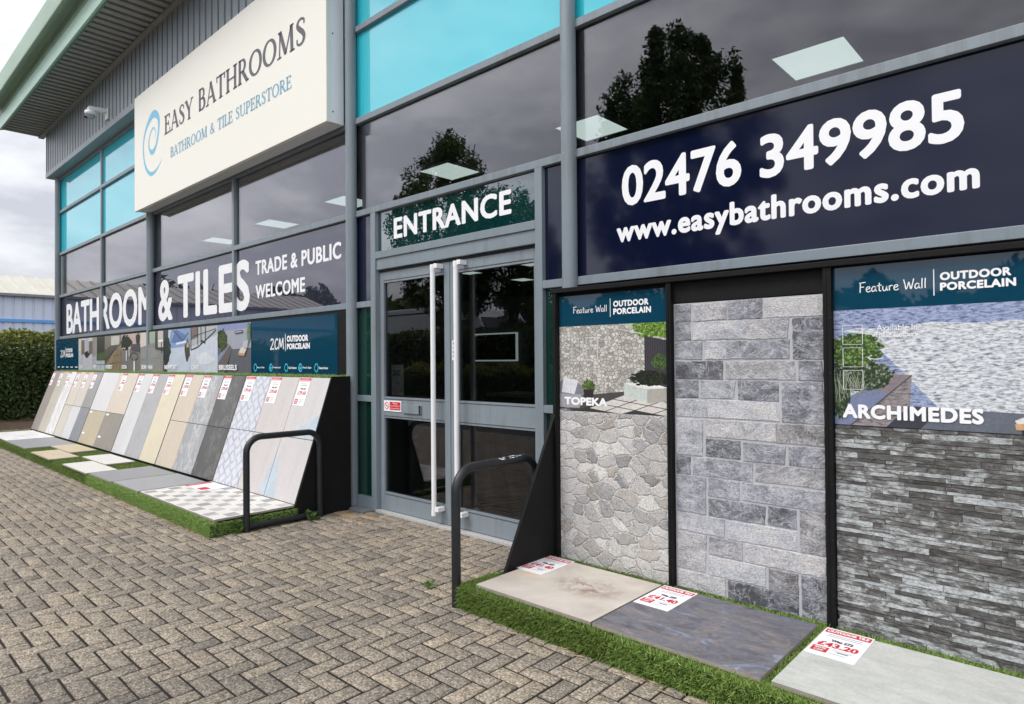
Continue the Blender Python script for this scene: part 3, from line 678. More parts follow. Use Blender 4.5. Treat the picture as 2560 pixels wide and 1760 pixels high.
# lamps of the shop ceiling
lamp_on = emit_mat('lit_ceiling_panel', (.93, 1.0, .95), .98)
first = None
for r, y in enumerate((5.5, 7.86, 10.2, 12.6, 14.95)):
    for x in (-13.83, -11.46, -9.1, -6.72, -4.4, -2.05, .3):
        if first is None:
            t = thing('ceiling_light', (x+.28, y+.29, 4.04), 'square lit panel set in the dark shop ceiling', 'ceiling light', 'square lit panels of the shop ceiling'); first = t
            MB().box(x, x+.56, y, y+.58, 4.03, 4.055, lamp_on).build('diffuser', t)
            q = MB(); q.box(x-.02, x, y-.02, y+.6, 4.026, 4.058, white_plastic).box(x+.56, x+.58, y-.02, y+.6, 4.026, 4.058, white_plastic).box(x, x+.56, y-.02, y, 4.026, 4.058, white_plastic).box(x, x+.56, y+.58, y+.6, 4.026, 4.058, white_plastic); q.build('frame', t)
        else:
            c = first.copy(); COL.objects.link(c); c.location = (x+.28, y+.29, 4.04)
            for ch in first.children:
                d = ch.copy(); COL.objects.link(d); d.parent = c
# shop interior seen through the doors
t = thing('lit_mirror', (-7.95, 8.2, 1.37), 'glowing rectangular bathroom mirror on display inside the shop, seen through the doors', 'mirror')
MB().box(-8.44, -7.46, 8.2, 8.23, 1.50, 1.95, film_mat('mirror_glass', (.02, .02, .02), .25, .5)).build('mirror_glass', t)
em = emit_mat('mirror_light', (.85, .95, .92), .5)
MB().box(-8.46, -7.44, 8.19, 8.235, 1.95, 1.975, em).box(-8.46, -7.44, 8.19, 8.235, 1.475, 1.50, em).box(-7.46, -7.44, 8.19, 8.235, 1.50, 1.95, em).build('light_strip', t)
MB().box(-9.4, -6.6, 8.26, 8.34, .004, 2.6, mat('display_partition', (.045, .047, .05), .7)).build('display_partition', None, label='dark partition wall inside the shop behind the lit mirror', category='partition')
t = thing('reception_desk', (-5.6, 6.6, .004), 'grey reception desk inside the shop behind the right door', 'desk')
MB().box(-6.3, -4.7, 6.4, 6.45, .004, 1.0, mat('desk_front', (.1, .1, .1), .6)).build('front_panel', t); MB().box(-6.35, -4.65, 6.36, 7.0, 1.0, 1.04, mat('desk_top', (.2, .2, .2), .5)).build('worktop', t)
MB().box(-6.28, -6.23, 6.46, 6.95, .004, 1.0, wl).build('side_panel', t); MB().box(-4.77, -4.72, 6.46, 6.95, .004, 1.0, wl).build('side_panel', t)

# ================================================================== signs of the front
t = thing('illuminated_sign_box', (-8.75, 3.7, 3.97), 'large cream sign box with grey serif lettering and a light blue swirl', 'sign')
SX0, SX1, SZ0, SZ1, SYF = -11.655, -5.85, 3.965, 5.82, 3.57
MB().box(SX0, SX1, SYF, SYF+.045, SZ0, SZ1, cream_m).build('face', t, bevel=.004)
q = MB(); q.box(SX0+.01, SX1-.01, SYF+.046, 3.78, SZ0+.01, SZ1-.01, signside_m)
for z in (SZ0+.12, 4.9, SZ1-.12): q.tube([(SX1-.011, SYF+.08, z), (SX1-.004, SYF+.08, z)], .008, ink_m, 8)
q.build('casing', t)
f = facade(SYF)
MB().text('serif1', f, (-10.33, -9.25, 4.895, 5.195), grey_letter, .004).build('lettering', t)
q = MB(); q.text('serif2', f, (-9.06, -6.255, 4.9, 5.225), grey_letter, .004); q.build('lettering', t)
MB().text('serif3', f, (-10.08, -6.555, 4.505, 4.665), blue_letter, .0025).build('tagline', t)
SW = [(-10.67, 4.9, .004), (-10.71, 5.07, .02), (-10.806, 5.132, .03), (-10.93, 5.06, .035), (-10.99, 4.93, .04), (-10.94, 4.81, .06), (-10.81, 4.762, .085), (-10.66, 4.85, .06), (-10.575, 5.03, .065), (-10.565, 5.2, .085), (-10.66, 5.305, .11), (-10.806, 5.343, .118), (-11.0, 5.27, .09), (-11.17, 5.12, .058), (-11.235, 4.93, .05), (-11.19, 4.69, .052), (-11.06, 4.52, .06), (-10.876, 4.432, .065), (-10.68, 4.45, .042), (-10.52, 4.515, .02), (-10.404, 4.59, .002)]
MB().stroke(f, catmull(SW, 8), logo_m, .001).build('swirl_logo', t)
# vinyl along the left windows
t = thing('window_sign', (-11.6, GY, 2.1), 'dark window band along the left bays with big white BATHROOM & TILES lettering', 'sign')
for a, b in EX[0]+EX[1]: MB().box(a, b, GY, GY+.012, 2.106, 2.985, plum_m).build('dark_panel', t)
f = facade(GY)
w7, w8 = TX['BATHROO'][2][0], TX['BATHROOM'][2][0]
MB().text('BATHROOM', f, (-17.0, -17.0+4.6*w8/w7, 2.145, 2.815), white_vinyl, (.034, .022)).build('lettering', t)
MB().text('&', f, (-11.39, -10.775, 2.165, 2.83), white_vinyl, (.034, .022)).build('lettering', t)
MB().text('TILES', f, (-10.57, -8.14, 2.17, 2.845), white_vinyl, (.036, .024)).build('lettering', t)
MB().text('TRADE & PUBLIC', f, (-7.98, -6.01, 2.6, 2.785), white_vinyl, (.010, .006)).build('lettering', t)
MB().text('WELCOME', f, (-7.98, -6.76, 2.30, 2.475), white_vinyl, (.010, .006)).build('lettering', t)
t = thing('entrance_sign', (-4.29, GY, 2.585), 'dark teal glass panel over the doors with white ENTRANCE lettering', 'sign')
MB().box(-5.345, -3.25, GY, GY+.012, 2.584, 2.985, entr_m).build('glass_panel', t)
MB().text('ENTRANCE', facade(GY), (-5.09, -3.53, 2.683, 2.888), white_vinyl, (.0115, .0075)).build('lettering', t)
t = thing('phone_number_sign', (0, GY, 2.106), 'wide navy panel with white phone number and web address lettering', 'sign')
for a, b in EX[3]: MB().box(a, b, GY, GY+.012, 2.106, 2.985, navy_m).build('navy_panel', t)
MB().text('02476', f, (-2.478, -1.622, 2.560, 2.840), white_vinyl, .0092).text('349985', f, (-1.51, -.498, 2.565, 2.825), white_vinyl, .0092).build('phone_number', t)
MB().text('www.easybathrooms.com', f, (-2.525, -.44, 2.272, 2.462), white_vinyl, (.0075, .0068)).build('web_address', t)
# security camera
t = thing('security_camera', (-13.25, 3.62, 6.0), 'white dome security camera on a wall bracket high on the ribbed cladding', 'camera')
MB().box(-13.32, -13.18, 3.595, 3.62, 5.9, 6.1, white_plastic).build('wall_plate', t, bevel=.006)
MB().extr([(3.6, 6.085), (3.6, 6.03), (3.33, 5.99), (3.30, 6.04), (3.33, 6.07)], -13.30, -13.2, white_plastic).build('bracket_arm', t, bevel=.01)
def lathe(prof, c, m, n=24):
    vs = [(c[0]+r*math.cos(a*2*math.pi/n), c[1]+r*math.sin(a*2*math.pi/n), c[2]+z) for r, z in prof for a in range(n)]
    fs = [(i*n+a, i*n+(a+1) % n, (i+1)*n+(a+1) % n, (i+1)*n+a) for i in range(len(prof)-1) for a in range(n)]
    return MB().raw(vs, fs, m)
lathe([(.001, 0), (.088, 0), (.092, -.04), (.085, -.06), (.075, -.065)], (-13.25, 3.35, 5.985), white_plastic).build('housing', t, smooth=True)
lathe([(.075, -.065), (.07, -.095), (.052, -.12), (.026, -.137), (.001, -.142)], (-13.25, 3.35, 5.985), mat('grey_dome', (.35, .35, .36), .2)).build('dome', t, smooth=True)
lathe([(.045, 0), (.04, -.02), (.001, -.03)], (-13.28, 3.305, 5.885), black_steel).build('lens', t, smooth=True)

# ================================================================== artificial turf
def turf(name, rects, m, parent, per_m2, ln, seed):
    "rects: (origin, edge a, edge b, normal); a blade is one thin bent strip"
    rng = np.random.default_rng(seed); VV, FF, TT = [], [], []; k = 0
    for o, a, b, nr in rects:
        o, a, b, nr = (np.array(x, float) for x in (o, a, b, nr)); area = np.linalg.norm(np.cross(a, b)); n = int(area*per_m2)
        p = o+rng.random((n, 1))*a+rng.random((n, 1))*b
        lean = rng.normal(0, .38, (n, 3)); lean[:, 2] += .25 if abs(nr[2]) < .5 else 0
        d = nr+lean; d /= np.linalg.norm(d, axis=1)[:, None]; L = ln*rng.uniform(.6, 1.25, (n, 1))
        side = np.cross(d, rng.normal(0, 1, (n, 3))); side /= np.linalg.norm(side, axis=1)[:, None]; w = .0021*ln/.02
        bend = rng.normal(0, .25, (n, 3))*L
        mid = p+d*L*.55; tip = p+d*L+bend
        V = np.stack([p-side*w, p+side*w, mid+side*w*.8, mid-side*w*.8, tip], 1).reshape(-1, 3)
        i = np.arange(n)[:, None]*5+k
        FF.append(np.concatenate([i+np.array([[0, 1, 2]]), i+np.array([[0, 2, 3]]), i+np.array([[3, 2, 4]])])); k += 5*n; VV.append(V)
        tt = np.clip(rng.normal(.5, .24, n), 0, 1); TT.append(np.concatenate([tt, tt, tt]))
    return np_mesh(name, np.concatenate(VV), np.concatenate(FF), m, np.concatenate(TT), parent, kind='stuff')

# ================================================================== left tile display
LZ = .126; TZ = .146                                    # top of turf, top of floor tiles
LX0, LX1 = -16.56, -5.64
t = thing('turf_plinth', ((LX0+LX1)/2, 2.7, 0), 'long low plinth wrapped in bright green artificial turf under the leaning tiles', 'plinth')
MB().box(LX0, LX1, 2.31, 3.7, 0, LZ-.014, turf_base).build('base', t)
turf('turf_front', [((-9.3, 2.31, 0), (9.3-5.64, 0, 0), (0, 0, LZ-.012), (0, -1, 0)), ((LX1, 2.31, 0), (0, .8, 0), (0, 0, LZ-.012), (1, 0, 0)), ((-9.3, 2.31, LZ-.014), (9.3-5.64, 0, 0), (0, .06, 0), (0, 0, 1))], turf_light, t, 26000, .024, 1)
turf('turf_far', [((LX0, 2.31, 0), (-9.3-LX0, 0, 0), (0, 0, LZ-.012), (0, -1, 0)), ((LX0, 2.31, LZ-.014), (-9.3-LX0, 0, 0), (0, .75, 0), (0, 0, 1))], turf_dark, t, 11000, .024, 2)
# black stand behind the leaning tiles
YB, YT, ZT = 3.094, 3.498, 1.335
t = thing('tile_display_stand', ((LX0+LX1)/2, 3.6, 0), 'long black sloping stand that carries the leaning tile samples left of the doors', 'display stand')
MB().extr([(YB+.03, .04), (YB+.03, .15), (YT+.028, ZT-.004), (YT+.21, ZT-.004), (YT+.21, .04)], LX0+.1, LX1-.02, black_ply).build('sloping_board', t)
MB().extr([(YB-.005, .0), (YB-.005, .13), (YT-.01, ZT+.012), (3.70, ZT+.012), (3.70, .0)], LX1-.018, LX1+.004, black_ply).build('side_panel', t, bevel=.002)
MB().extr([(YB-.005, .0), (YB-.005, .13), (YT-.01, ZT+.012), (3.70, ZT+.012), (3.70, .0)], LX0+.06, LX0+.08, black_ply).build('side_panel', t, bevel=.002)
MB().box(-17.52, -5.77, 3.745, 3.765, 1.32, 2.03, black_ply).build('header_board', t)
turf('turf_strip', [((LX0+.1, YT+.02, ZT), (LX1-LX0-.12, 0, 0), (0, .2, 0), (0, 0, 1))], turf_light, t, 9000, .026, 4)
nb = np.array([0, -(ZT-TZ), (YT-YB)]); nb = nb/np.linalg.norm(nb); sl = np.array([0, YT-YB, ZT-TZ]); SLEN = float(np.linalg.norm(sl)); sl = sl/SLEN
def slope(u, v, d): return (u, YB+sl[1]*v+nb[1]*d, TZ+sl[2]*v+nb[2]*d)
def leaning(kind, x0, x1, v0, v1, label, price=None, tag=.0, over=None, tall=False):
    g = .003; T = .02
    t_ = MB(); c = [slope(u, v, d) for d in (-.0, -T) for u, v in ((x0+g, v0+g), (x1-g, v0+g), (x1-g, v1-g), (x0+g, v1-g))]
    t_.raw(c[:4], [(0, 1, 2, 3)], TM[kind]); t_.raw(c, [(0, 4, 5, 1), (1, 5, 6, 2), (2, 6, 7, 3), (3, 7, 4, 0)], TM['edge']); t_.raw(c[4:], [(3, 2, 1, 0)], TM['edge'])
    if over: t_.shape(slope, over, TM['paleblue'], .0006)
    o = t_.build('leaning_tile', None, label=label, category='tile', group='tile samples leaning on the long stand')
    if price:
        w, h = .215, .30; a = x0+.03+tag; b = v1-.006
        p = MB(); p.rect(slope, a, a+w, b-h, b, paper_m, .0022)
        p.rect(slope, a, a+w, b-.032, b-.004, red_m, .003); p.text('OUTDOOR TILE', slope, (a+.03, a+w-.03, b-.026, b-.012), paper_m, 0, .0036); p.rect(slope, a+.01, a+w-.01, b-.044, b-.040, red_m, .003)
        for k in range(2): p.rect(slope, a+.04, a+w-.04, b-.07-.016*k, b-.066-.016*k, ink_m, .003)
        p.text('Was £66', slope, (a+.06, a+w-.05, b-.13, b-.11), ink_m, .0008, .003); p.text(price, slope, (a+.03, a+w-.02, b-.185, b-.145), red_m, .0012, .003)
        p.rect(slope, a+.012, a+.075, b-.285, b-.23, red_m, .003); p.text('40%', slope, (a+.02, a+.068, b-.258, b-.24), paper_m, .0008, .0036); p.text('OFF', slope, (a+.02, a+.068, b-.278, b-.263), paper_m, .0006, .0036)
        for k in range(3): p.rect(slope, a+.1, a+w-.03-.02*k, b-.24-.016*k, b-.236-.016*k, ink_m, .003)
        p.build('price_label', o)
    if tall:
        p = MB(); p.rect(slope, x0+.06, x0+.2, v1-.05, v1-.02, paper_m, .002).rect(slope, x0+.06, x0+.2, v1-.42, v1-.39, paper_m, .002); p.build('size_sticker', o)
    return o
GB = [-16.5, -14.68, -13.02, -11.19, -9.33, -7.51, -5.652]
MID = .62
def cols(g, n): 
    a, b = GB[g]+.012, GB[g+1]-.012
    return [(a+(b-a)*i/n, a+(b-a)*(i+1)/n) for i in range(n)]
gw = ['nearest the hedge', 'second from the hedge', 'third from the hedge', 'fourth from the hedge', 'next to the blue petal tiles', 'nearest the doors']
c = cols(0, 3)
for i, (k, w) in enumerate((('brown_grey', 'brown grey'), ('beige', 'plain beige'), ('marble', 'white marble'))):
    leaning(k, *c[i], 0, SLEN, f'tall {w} tile with price label in the set nearest the hedge', '£39.60')
c = cols(1, 3)
for i, (k, w, k2, w2) in enumerate((('pinkcream', 'pale pink cream', 'cream', 'pinkish cream'), ('cream', 'pale cream', 'offwhite', 'whitish cream'), ('midgrey', 'mid grey', 'darkgrey', 'blue grey'))):
    leaning(k, *c[i], MID-.02, SLEN, f'upper {w} tile with price label in the second set from the hedge', '£39.60')
    leaning(k2, *c[i], 0, MID-.02, f'lower {w2} tile in the second set from the hedge')
c = cols(2, 2)
leaning('offwhite', *c[0], MID-.04, SLEN, 'upper off white square tile beside the warm beige one, third set from the hedge')
leaning('warmbeige', *c[1], MID-.04, SLEN, 'upper warm beige square tile with price label, above the taupe one', '£39.60', .15)
leaning('sand', *c[0], 0, MID-.04, 'lower sandy yellow square tile with two white stickers', None, 0, None, True)
leaning('taupe', *c[1], 0, MID-.04, 'lower taupe grey square tile with two white stickers', None, 0, None, True)
c = cols(3, 3)
for i, (k, w) in enumerate((('lightgrey', 'pale grey'), ('lavgrey', 'lavender grey'), ('yellowcream', 'yellow cream'))):
    leaning(k, *c[i], 0, SLEN, f'tall {w} tile with price label in the middle set of three', '£39.60')
c = cols(4, 3)
for i, (k, w) in enumerate((('tan', 'tan beige'), ('veingrey', 'veined grey'), ('charcoal', 'charcoal slate'))):
    leaning(k, *c[i], MID-.01, SLEN, f'upper {w} tile with price label, in the set with charcoal slate', '£39.60')
    leaning(k, *c[i], 0, MID-.01, f'lower {w} tile without label, in the set with charcoal slate')
c = cols(5, 3)
leaning('lattice', *c[0], MID, SLEN, 'upper white tile with blue petal pattern and price label', '£39.60')
leaning('lattice', *c[0], 0, MID, 'lower white tile with blue petal pattern above the mosaic tile')
leaning('concrete', *c[1], MID, SLEN, 'upper warm grey concrete tile with price label beside the petal pattern tile', '£39.60')
leaning('concrete', *c[1], 0, MID, 'lower warm grey concrete tile with a pale blue sliver at its right edge', None, 0, [(c[1][1]-.004, .03), (c[1][1]-.004, .46), (c[1][1]-.05, .30), (c[1][1]-.16, .015)][:3]+[(c[1][1]-.13, .015)])
leaning('concrete2', *c[2], MID, SLEN, 'upper pale concrete tile with price label and pale blue corner beside the black side panel', '£39.60', 0, [(c[2][0]+.12, MID+.006), (c[2][1]-.004, MID+.006), (c[2][1]-.004, MID+.26)])
leaning('concrete2', *c[2], 0, MID, 'lower pale concrete tile with a pale blue wedge, next to the black side panel', None, 0, [(c[2][0]+.004, .01), (c[2][0]+.21, .01), (c[2][0]+.075, .42), (c[2][0]+.06, .46), (c[2][0]+.004, .2)])
def floor_tile(kind, x0, x1, y0, y1, z, label, T=.018, group='tiles lying on the green turf', mats=None):
    q = MB(); q.box(x0, x1, y0, y1, z-T, z-.0005, TM['edge']); q.rect(ground(z), x0, x1, y0, y1, TM[kind], 0)
    return q.build('floor_tile', None, label=label, category='tile', group=group)
o = floor_tile('mosaic', -7.50, -5.65, 2.345, 3.085, TZ, 'floor tile with grey and white brick mosaic pattern at the plinth end')
p = MB(); gd = ground(TZ); p.rect(gd, -7.46, -7.0, 2.78, 3.06, paper_m, .002); p.rect(gd, -7.46, -7.40, 2.78, 3.06, red_m, .003); p.rect(gd, -7.2, -7.06, 2.8, 2.9, red_m, .003); p.build('price_label', o)
floor_tile('greyslab2', -8.37, -7.53, 2.335, 3.03, TZ, 'pale grey slab lying on the turf beside the mosaic floor tile')
floor_tile('greyslab', -9.24, -8.39, 2.32, 3.02, TZ, 'darker grey slab lying between the pale grey slab and a white one')
floor_tile('whiteslab', -10.36, -9.26, 2.29, 2.64, TZ, 'white slab lying at the front edge of the turf')
floor_tile('whiteslab', -10.95, -9.85, 2.66, 3.02, TZ, 'white slab lying at the foot of the tall yellow cream tile')
floor_tile('buffslab', -12.15, -11.0, 2.28, 2.64, TZ, 'buff slab lying at the front edge of the turf')
floor_tile('buffslab', -12.75, -11.6, 2.66, 3.02, TZ, 'buff slab lying at the foot of the taupe grey tile')
floor_tile('greyslab', -14.28, -12.75, 2.32, 3.02, TZ, 'large grey slab lying on the turf between the buff slabs and the white marble one')
floor_tile('marble', -16.1, -14.3, 2.33, 3.05, TZ, 'white marble slab lying at the far end of the turf by the hedge')

# poster strip above the leaning tiles ------------------------------------------------
PF = facade(3.742); PZ0, PZ1 = 1.352, 2.004
def wordmark(q, mp, x0, x1, z0, z1, m):
    "handwritten 2CM, upright line, OUTDOOR over PORCELAIN"
    w, h = x1-x0, z1-z0
    q.text('hand2', mp, (x0, x0+w*.365, z0, z0+h*.88), m, .002, .002); q.rect(mp, x0+w*.395, x0+w*.407, z0-h*.12, z1+h*.14, m, .002)
    q.text('OUTDOOR', mp, (x0+w*.44, x0+w*.96, z0+h*.54, z1), m, .0035*w/.6, .002); q.text('PORCELAIN', mp, (x0+w*.44, x1, z0, z0+h*.43), m, .0035*w/.6, .002)
def clip(pts): return [(min(1, max(0, a)), min(1, max(0, b))) for a, b in pts]
def board(name, x0, x1, label, cat='poster', group='posters in the strip above the leaning tiles'):
    q = thing(name, ((x0+x1)/2, 3.742, PZ0), label, cat, group); MB().box(x0+.002, x1-.002, 3.742, 3.748, PZ0, PZ1, teal_m if 'teal' in label else pc(120, 118, 116)).build('board', q); return q
ci = pc(70, 196, 226)
q = board('brand_board', -7.9, -5.935, 'teal board with 2CM OUTDOOR PORCELAIN wordmark and blue icons beside the grey column')
p = MB(); wordmark(p, PF, -7.40, -6.49, 1.64, 1.80, white_vinyl); p.build('wordmark', q)
p = MB()
for k, (x, tx) in enumerate(((-7.83, 'Easy to Clean'), (-7.43, 'Frostproof'), (-7.06, 'Fade Resistant'), (-6.74, 'Moss & Algae'), (-6.4, 'Seamless'))):
    p.stroke(PF, [(a, b, .012) for a, b in catmull([(x, 1.42), (x+.03, 1.47), (x+.07, 1.46), (x+.075, 1.41), (x+.04, 1.385), (x, 1.42)], 4)], ci, .002)
    if k % 2: p.stroke(PF, [(x, 1.425, .012), (x+.075, 1.425, .012)], ci, .0026); p.stroke(PF, [(x+.037, 1.39, .012), (x+.037, 1.468, .012)], ci, .0032)
    p.text(tx, PF, (x+.095, x+.28, 1.415, 1.442), white_vinyl, .001, .002)
p.build('icons', q)
q = board('brand_board', -17.5, -15.64, 'teal wordmark board at the hedge end of the poster strip')
p = MB(); wordmark(p, PF, -17.05, -16.05, 1.63, 1.82, white_vinyl)
for k in range(5): p.rect(PF, -17.3+.35*k, -17.12+.35*k, 1.41, 1.43, white_vinyl, .002)
p.build('wordmark', q)
PXS = [-15.64, -14.66, -13.88, -12.92, -11.94, -10.89, -9.84, -8.885, -7.9]
def poster(i, label, word, paint):
    x0, x1 = PXS[i], PXS[i+1]; q = board('tile_poster', x0, x1, label); p = MB(); w, h = x1-x0-.008, PZ1-PZ0-.004
    mp = lambda u, v, d: PF(x0+.004+u*w, PZ0+.002+v*h, d)
    L_ = [0]
    def sh(pts, c): L_[0] += 1; p.shape(mp, clip(pts), pc(*c) if isinstance(c, tuple) else c, .0006+.0002*L_[0])
    def ln(pts, c, wd=.02): L_[0] += 1; p.stroke(mp, [(a, b, wd) for a, b in clip(pts)], pc(*c), .0006+.0002*L_[0])
    paint(sh, ln); p.build('picture', q)
    if word: MB().text(word, mp, (.06, .06+.07*len(word), .06, .17), white_vinyl, .006, .002+.0002*L_[0]).build('title', q)
def blob(cx, cy, rx, ry, n=14, j=.25, s=0):
    rg = random.Random(s); return [(min(1, max(0, cx+rx*math.cos(a*6.283/n)*(1+rg.uniform(-j, j)))), min(1, max(0, cy+ry*math.sin(a*6.283/n)*(1+rg.uniform(-j, j))))) for a in range(n)]
FOL = {}
def fol_mat(cols_):
    k = tuple(cols_)
    if k not in FOL:
        t = NT('printed_foliage'); v = t.coord((1, 1, 1)); w = t.n('TexVoronoi', {'Vector': v, 'Scale': 95., 'Randomness': 1.0}, feature='F1')
        q = t.n('SeparateColor', {0: w.outputs['Color']}).outputs[0]; c0 = sorted(cols_); n = len(c0)
        lo = tuple(x*.35 for x in S(*c0[0]))
        c = t.ramp(t.math('ADD', t.math('MULTIPLY', q, .6), t.math('MULTIPLY', t.noise(v, 30, 4), .4)), [(.2, lo)]+[(.35+.4*i/max(1, n-1), S(*x)) for i, x in enumerate(c0)])
        FOL[k] = t.fin(t.mix(t.ramp(w.outputs['Distance'], [(.35, (0, 0, 0)), (.75, (.8, .8, .8))]), c, lo), .4)
    return FOL[k]
def foliage(sh, cx, cy, rx, ry, n, cols_, s):
    rg = random.Random(s); m = fol_mat(cols_); sh(blob(cx, cy, rx*.93, ry*.93, 30, .16, s), m)
    for k in range(n*2):
        a, r = rg.uniform(0, 6.283), rg.uniform(.86, 1.1); sh(blob(cx+rx*r*math.cos(a), cy+ry*r*math.sin(a), rx*.13, ry*.13, 7, .5, s*99+k), m)
GR = [(58, 78, 34), (84, 108, 44), (40, 58, 26), (112, 134, 62)]
FULL = [(0, 0), (1, 0), (1, 1), (0, 1)]
def p1(sh, ln):
    sh(FULL, (206, 200, 192)); sh([(0, 0), (1, 0), (1, .5), (0, .62)], (188, 190, 198)); sh([(.2, .5), (.45, .5), (.45, .95), (.2, .95)], (120, 104, 92)); sh([(.5, .52), (.72, .52), (.72, 1), (.5, 1)], (168, 176, 196)); sh([(.75, .5), (1, .5), (1, .9), (.75, .9)], (110, 104, 100)); ln([(.2, 0), (.3, .6)], (96, 96, 100)); sh(blob(.62, .5, .18, .1, 10, .3, 2), (48, 48, 56))
def p2(sh, ln):
    sh(FULL, (172, 172, 178)); sh([(.35, .3), (1, .3), (1, 1), (.35, 1)], (58, 60, 50)); sh([(.4, .3), (1, .3), (1, .55), (.4, .5)], (76, 94, 62)); sh([(0, .4), (.3, .45), (.3, 1), (0, 1)], (150, 142, 140)); sh([(.3, 0), (1, 0), (1, .28), (.3, .28)], (176, 186, 194)); ln([(.65, 0), (.65, .28)], (110, 120, 126)); ln([(.3, .18), (1, .18)], (100, 116, 124))
def p3(sh, ln):
    sh(FULL, (92, 88, 80)); sh([(0, .6), (.6, .8), (1, .8), (1, 1), (0, 1)], (128, 122, 112)); sh([(.4, .72), (.9, .74), (.9, .98), (.4, .98)], (196, 196, 188)); sh([(0, .12), (.86, .76), (1, .76), (1, 0), (.0, 0)], (146, 130, 104)); ln([(0, .3), (.95, .74)], (60, 54, 46), .03)
    for k in range(4): ln([(.3+.2*k, 0), (.75+.07*k, .6)], (84, 72, 56), .02)
    ln([(.3, .2), (1, .25)], (84, 72, 56), .016); ln([(.5, .42), (1, .45)], (84, 72, 56), .014)
def p4(sh, ln):
    sh(FULL, (122, 120, 118)); sh([(0, .6), (1, .6), (1, 1), (0, 1)], (198, 172, 166)); foliage(sh, .25, .78, .3, .18, 14, [(40, 48, 36), (58, 64, 46), (30, 38, 30)], 5); sh([(.55, .55), (1, .5), (1, .72), (.55, .72)], (84, 80, 84)); ln([(.3, .28), (.3, .55)], (220, 220, 220), .05); ln([(.45, .4), (.45, .65)], (220, 220, 220), .04); ln([(.72, 0), (.72, .3)], (226, 226, 226), .08)
    ln([(.5, .42), (.62, .5), (.85, .46), (.9, .34), (.7, .28), (.55, .34), (.5, .42)], (60, 56, 52), .02); foliage(sh, .9, .85, .1, .14, 6, [(70, 60, 48), (52, 50, 40)], 8)
def p5(sh, ln):
    sh(FULL, (138, 138, 136)); sh([(0, .62), (.28, .66), (.28, 1), (0, 1)], (214, 206, 196)); sh([(.28, .68), (.42, .7), (.42, 1), (.28, 1)], (92, 84, 78)); sh([(.42, .7), (.66, .72), (.66, 1), (.42, 1)], (160, 176, 158)); sh([(.66, .55), (1, .5), (1, 1), (.66, 1)], (72, 68, 64)); sh([(.78, .6), (1, .6), (1, 1), (.78, 1)], (196, 192, 186)); sh([(0, .0), (1, .0), (.66, .6), (0, .6)], (146, 146, 144)); ln([(.93, .45), (.93, .75)], (30, 30, 30), .03); sh(blob(.9, .76, .12, .03, 12, .1), (240, 240, 240)); ln([(.0, .3), (.8, .34)], (120, 120, 118), .012)
def p6(sh, ln):
    sh(FULL, (196, 206, 220)); sh([(.2, .55), (1, .6), (1, 1), (.3, 1)], (134, 160, 196)); sh([(.3, .7), (.7, .65), (.85, .85), (.5, 1)], (96, 122, 172)); ln([(.4, .98), (.75, .72), (.95, .9)], (70, 70, 84), .03); ln([(.5, .66), (.9, .7)], (222, 230, 240), .05); sh(blob(.92, .5, .09, .24, 12, .25, 3), (74, 68, 62)); sh(blob(.93, .62, .04, .07, 9, .3, 3), (186, 170, 120)); sh([(0, 0), (.16, 0), (.2, 1), (0, 1)], (58, 62, 60)); foliage(sh, .14, .5, .14, .3, 12, [(44, 60, 50), (30, 42, 36), (70, 86, 70)], 12)
def p7(sh, ln):
    sh(FULL, (200, 208, 218)); sh([(0, .55), (1, .82), (1, 1), (0, 1)], (176, 180, 184)); sh([(.05, .72), (.3, .78), (.3, 1), (.05, 1)], (122, 106, 98))
    for x in (.04, .3, .42, .58): ln([(x, .5+x*.3), (x, 1)], (40, 40, 46), .03)
    ln([(.04, .5), (.3, .56), (.62, .72), (.95, .9)], (40, 40, 46), .03); ln([(.42, .7), (.58, .64)], (40, 40, 46), .04); ln([(.1, .8), (.95, .93)], (46, 46, 52), .016); sh(blob(.55, .3, .3, .12, 14, .4, 6), (216, 222, 228))
def p8(sh, ln):
    sh(FULL, (96, 98, 106)); sh([(.3, .48), (1, .5), (1, 1), (0, 1), (0, .85)], (160, 164, 176)); sh([(0, .86), (1, .9), (1, 1), (0, 1)], (134, 144, 186)); sh([(.0, .2), (.38, .58), (.46, .48), (.2, .0), (0, 0)], (104, 98, 96)); sh([(0, .35), (.34, .6), (.38, .58), (0, .2)], (132, 140, 164)); sh([(.2, 0), (.45, .48), (.34, .2), (.3, 0)], (44, 44, 48)); foliage(sh, .14, .68, .16, .2, 18, GR, 4); foliage(sh, .96, .8, .05, .2, 6, [(130, 160, 100), (96, 124, 76)], 9)
    ln([(.55, .82), (.78, .83)], (70, 74, 90), .05); ln([(.57, .82), (.76, .83)], (180, 186, 200), .02); sh([(.66, .40), (.84, .38), (.9, .48), (.74, .52)], (214, 204, 192)); sh([(.66, .36), (.84, .34), (.84, .39), (.66, .41)], (190, 152, 112)); sh([(.78, .5), (.92, .5), (.94, .64), (.8, .64)], (186, 188, 192))
poster(0, 'poster of a pale patio with glass doors, first beside the hedge end board', 'CLAY', p1)
poster(1, 'narrow poster of a dark hedge and pale pool tiles', 'MIST', p2)
poster(2, 'poster of a brown plank path titled in white', 'FOREST', p3)
poster(3, 'poster of dark trees under a pink sky with white lamp posts', 'KODA', p4)
poster(4, 'poster of a grey terrace with pale walls and a small white table', 'DONOVAN', p5)
poster(5, 'poster of a blue white marble terrace with dark leaves on its left', 'NEWPORT', p6)
poster(6, 'poster of white slabs below a thin dark railing', 'CAVE', p7)
poster(7, 'poster of a dark terrace with a lounger, next to the large teal board', 'BRUSSELS', p8)

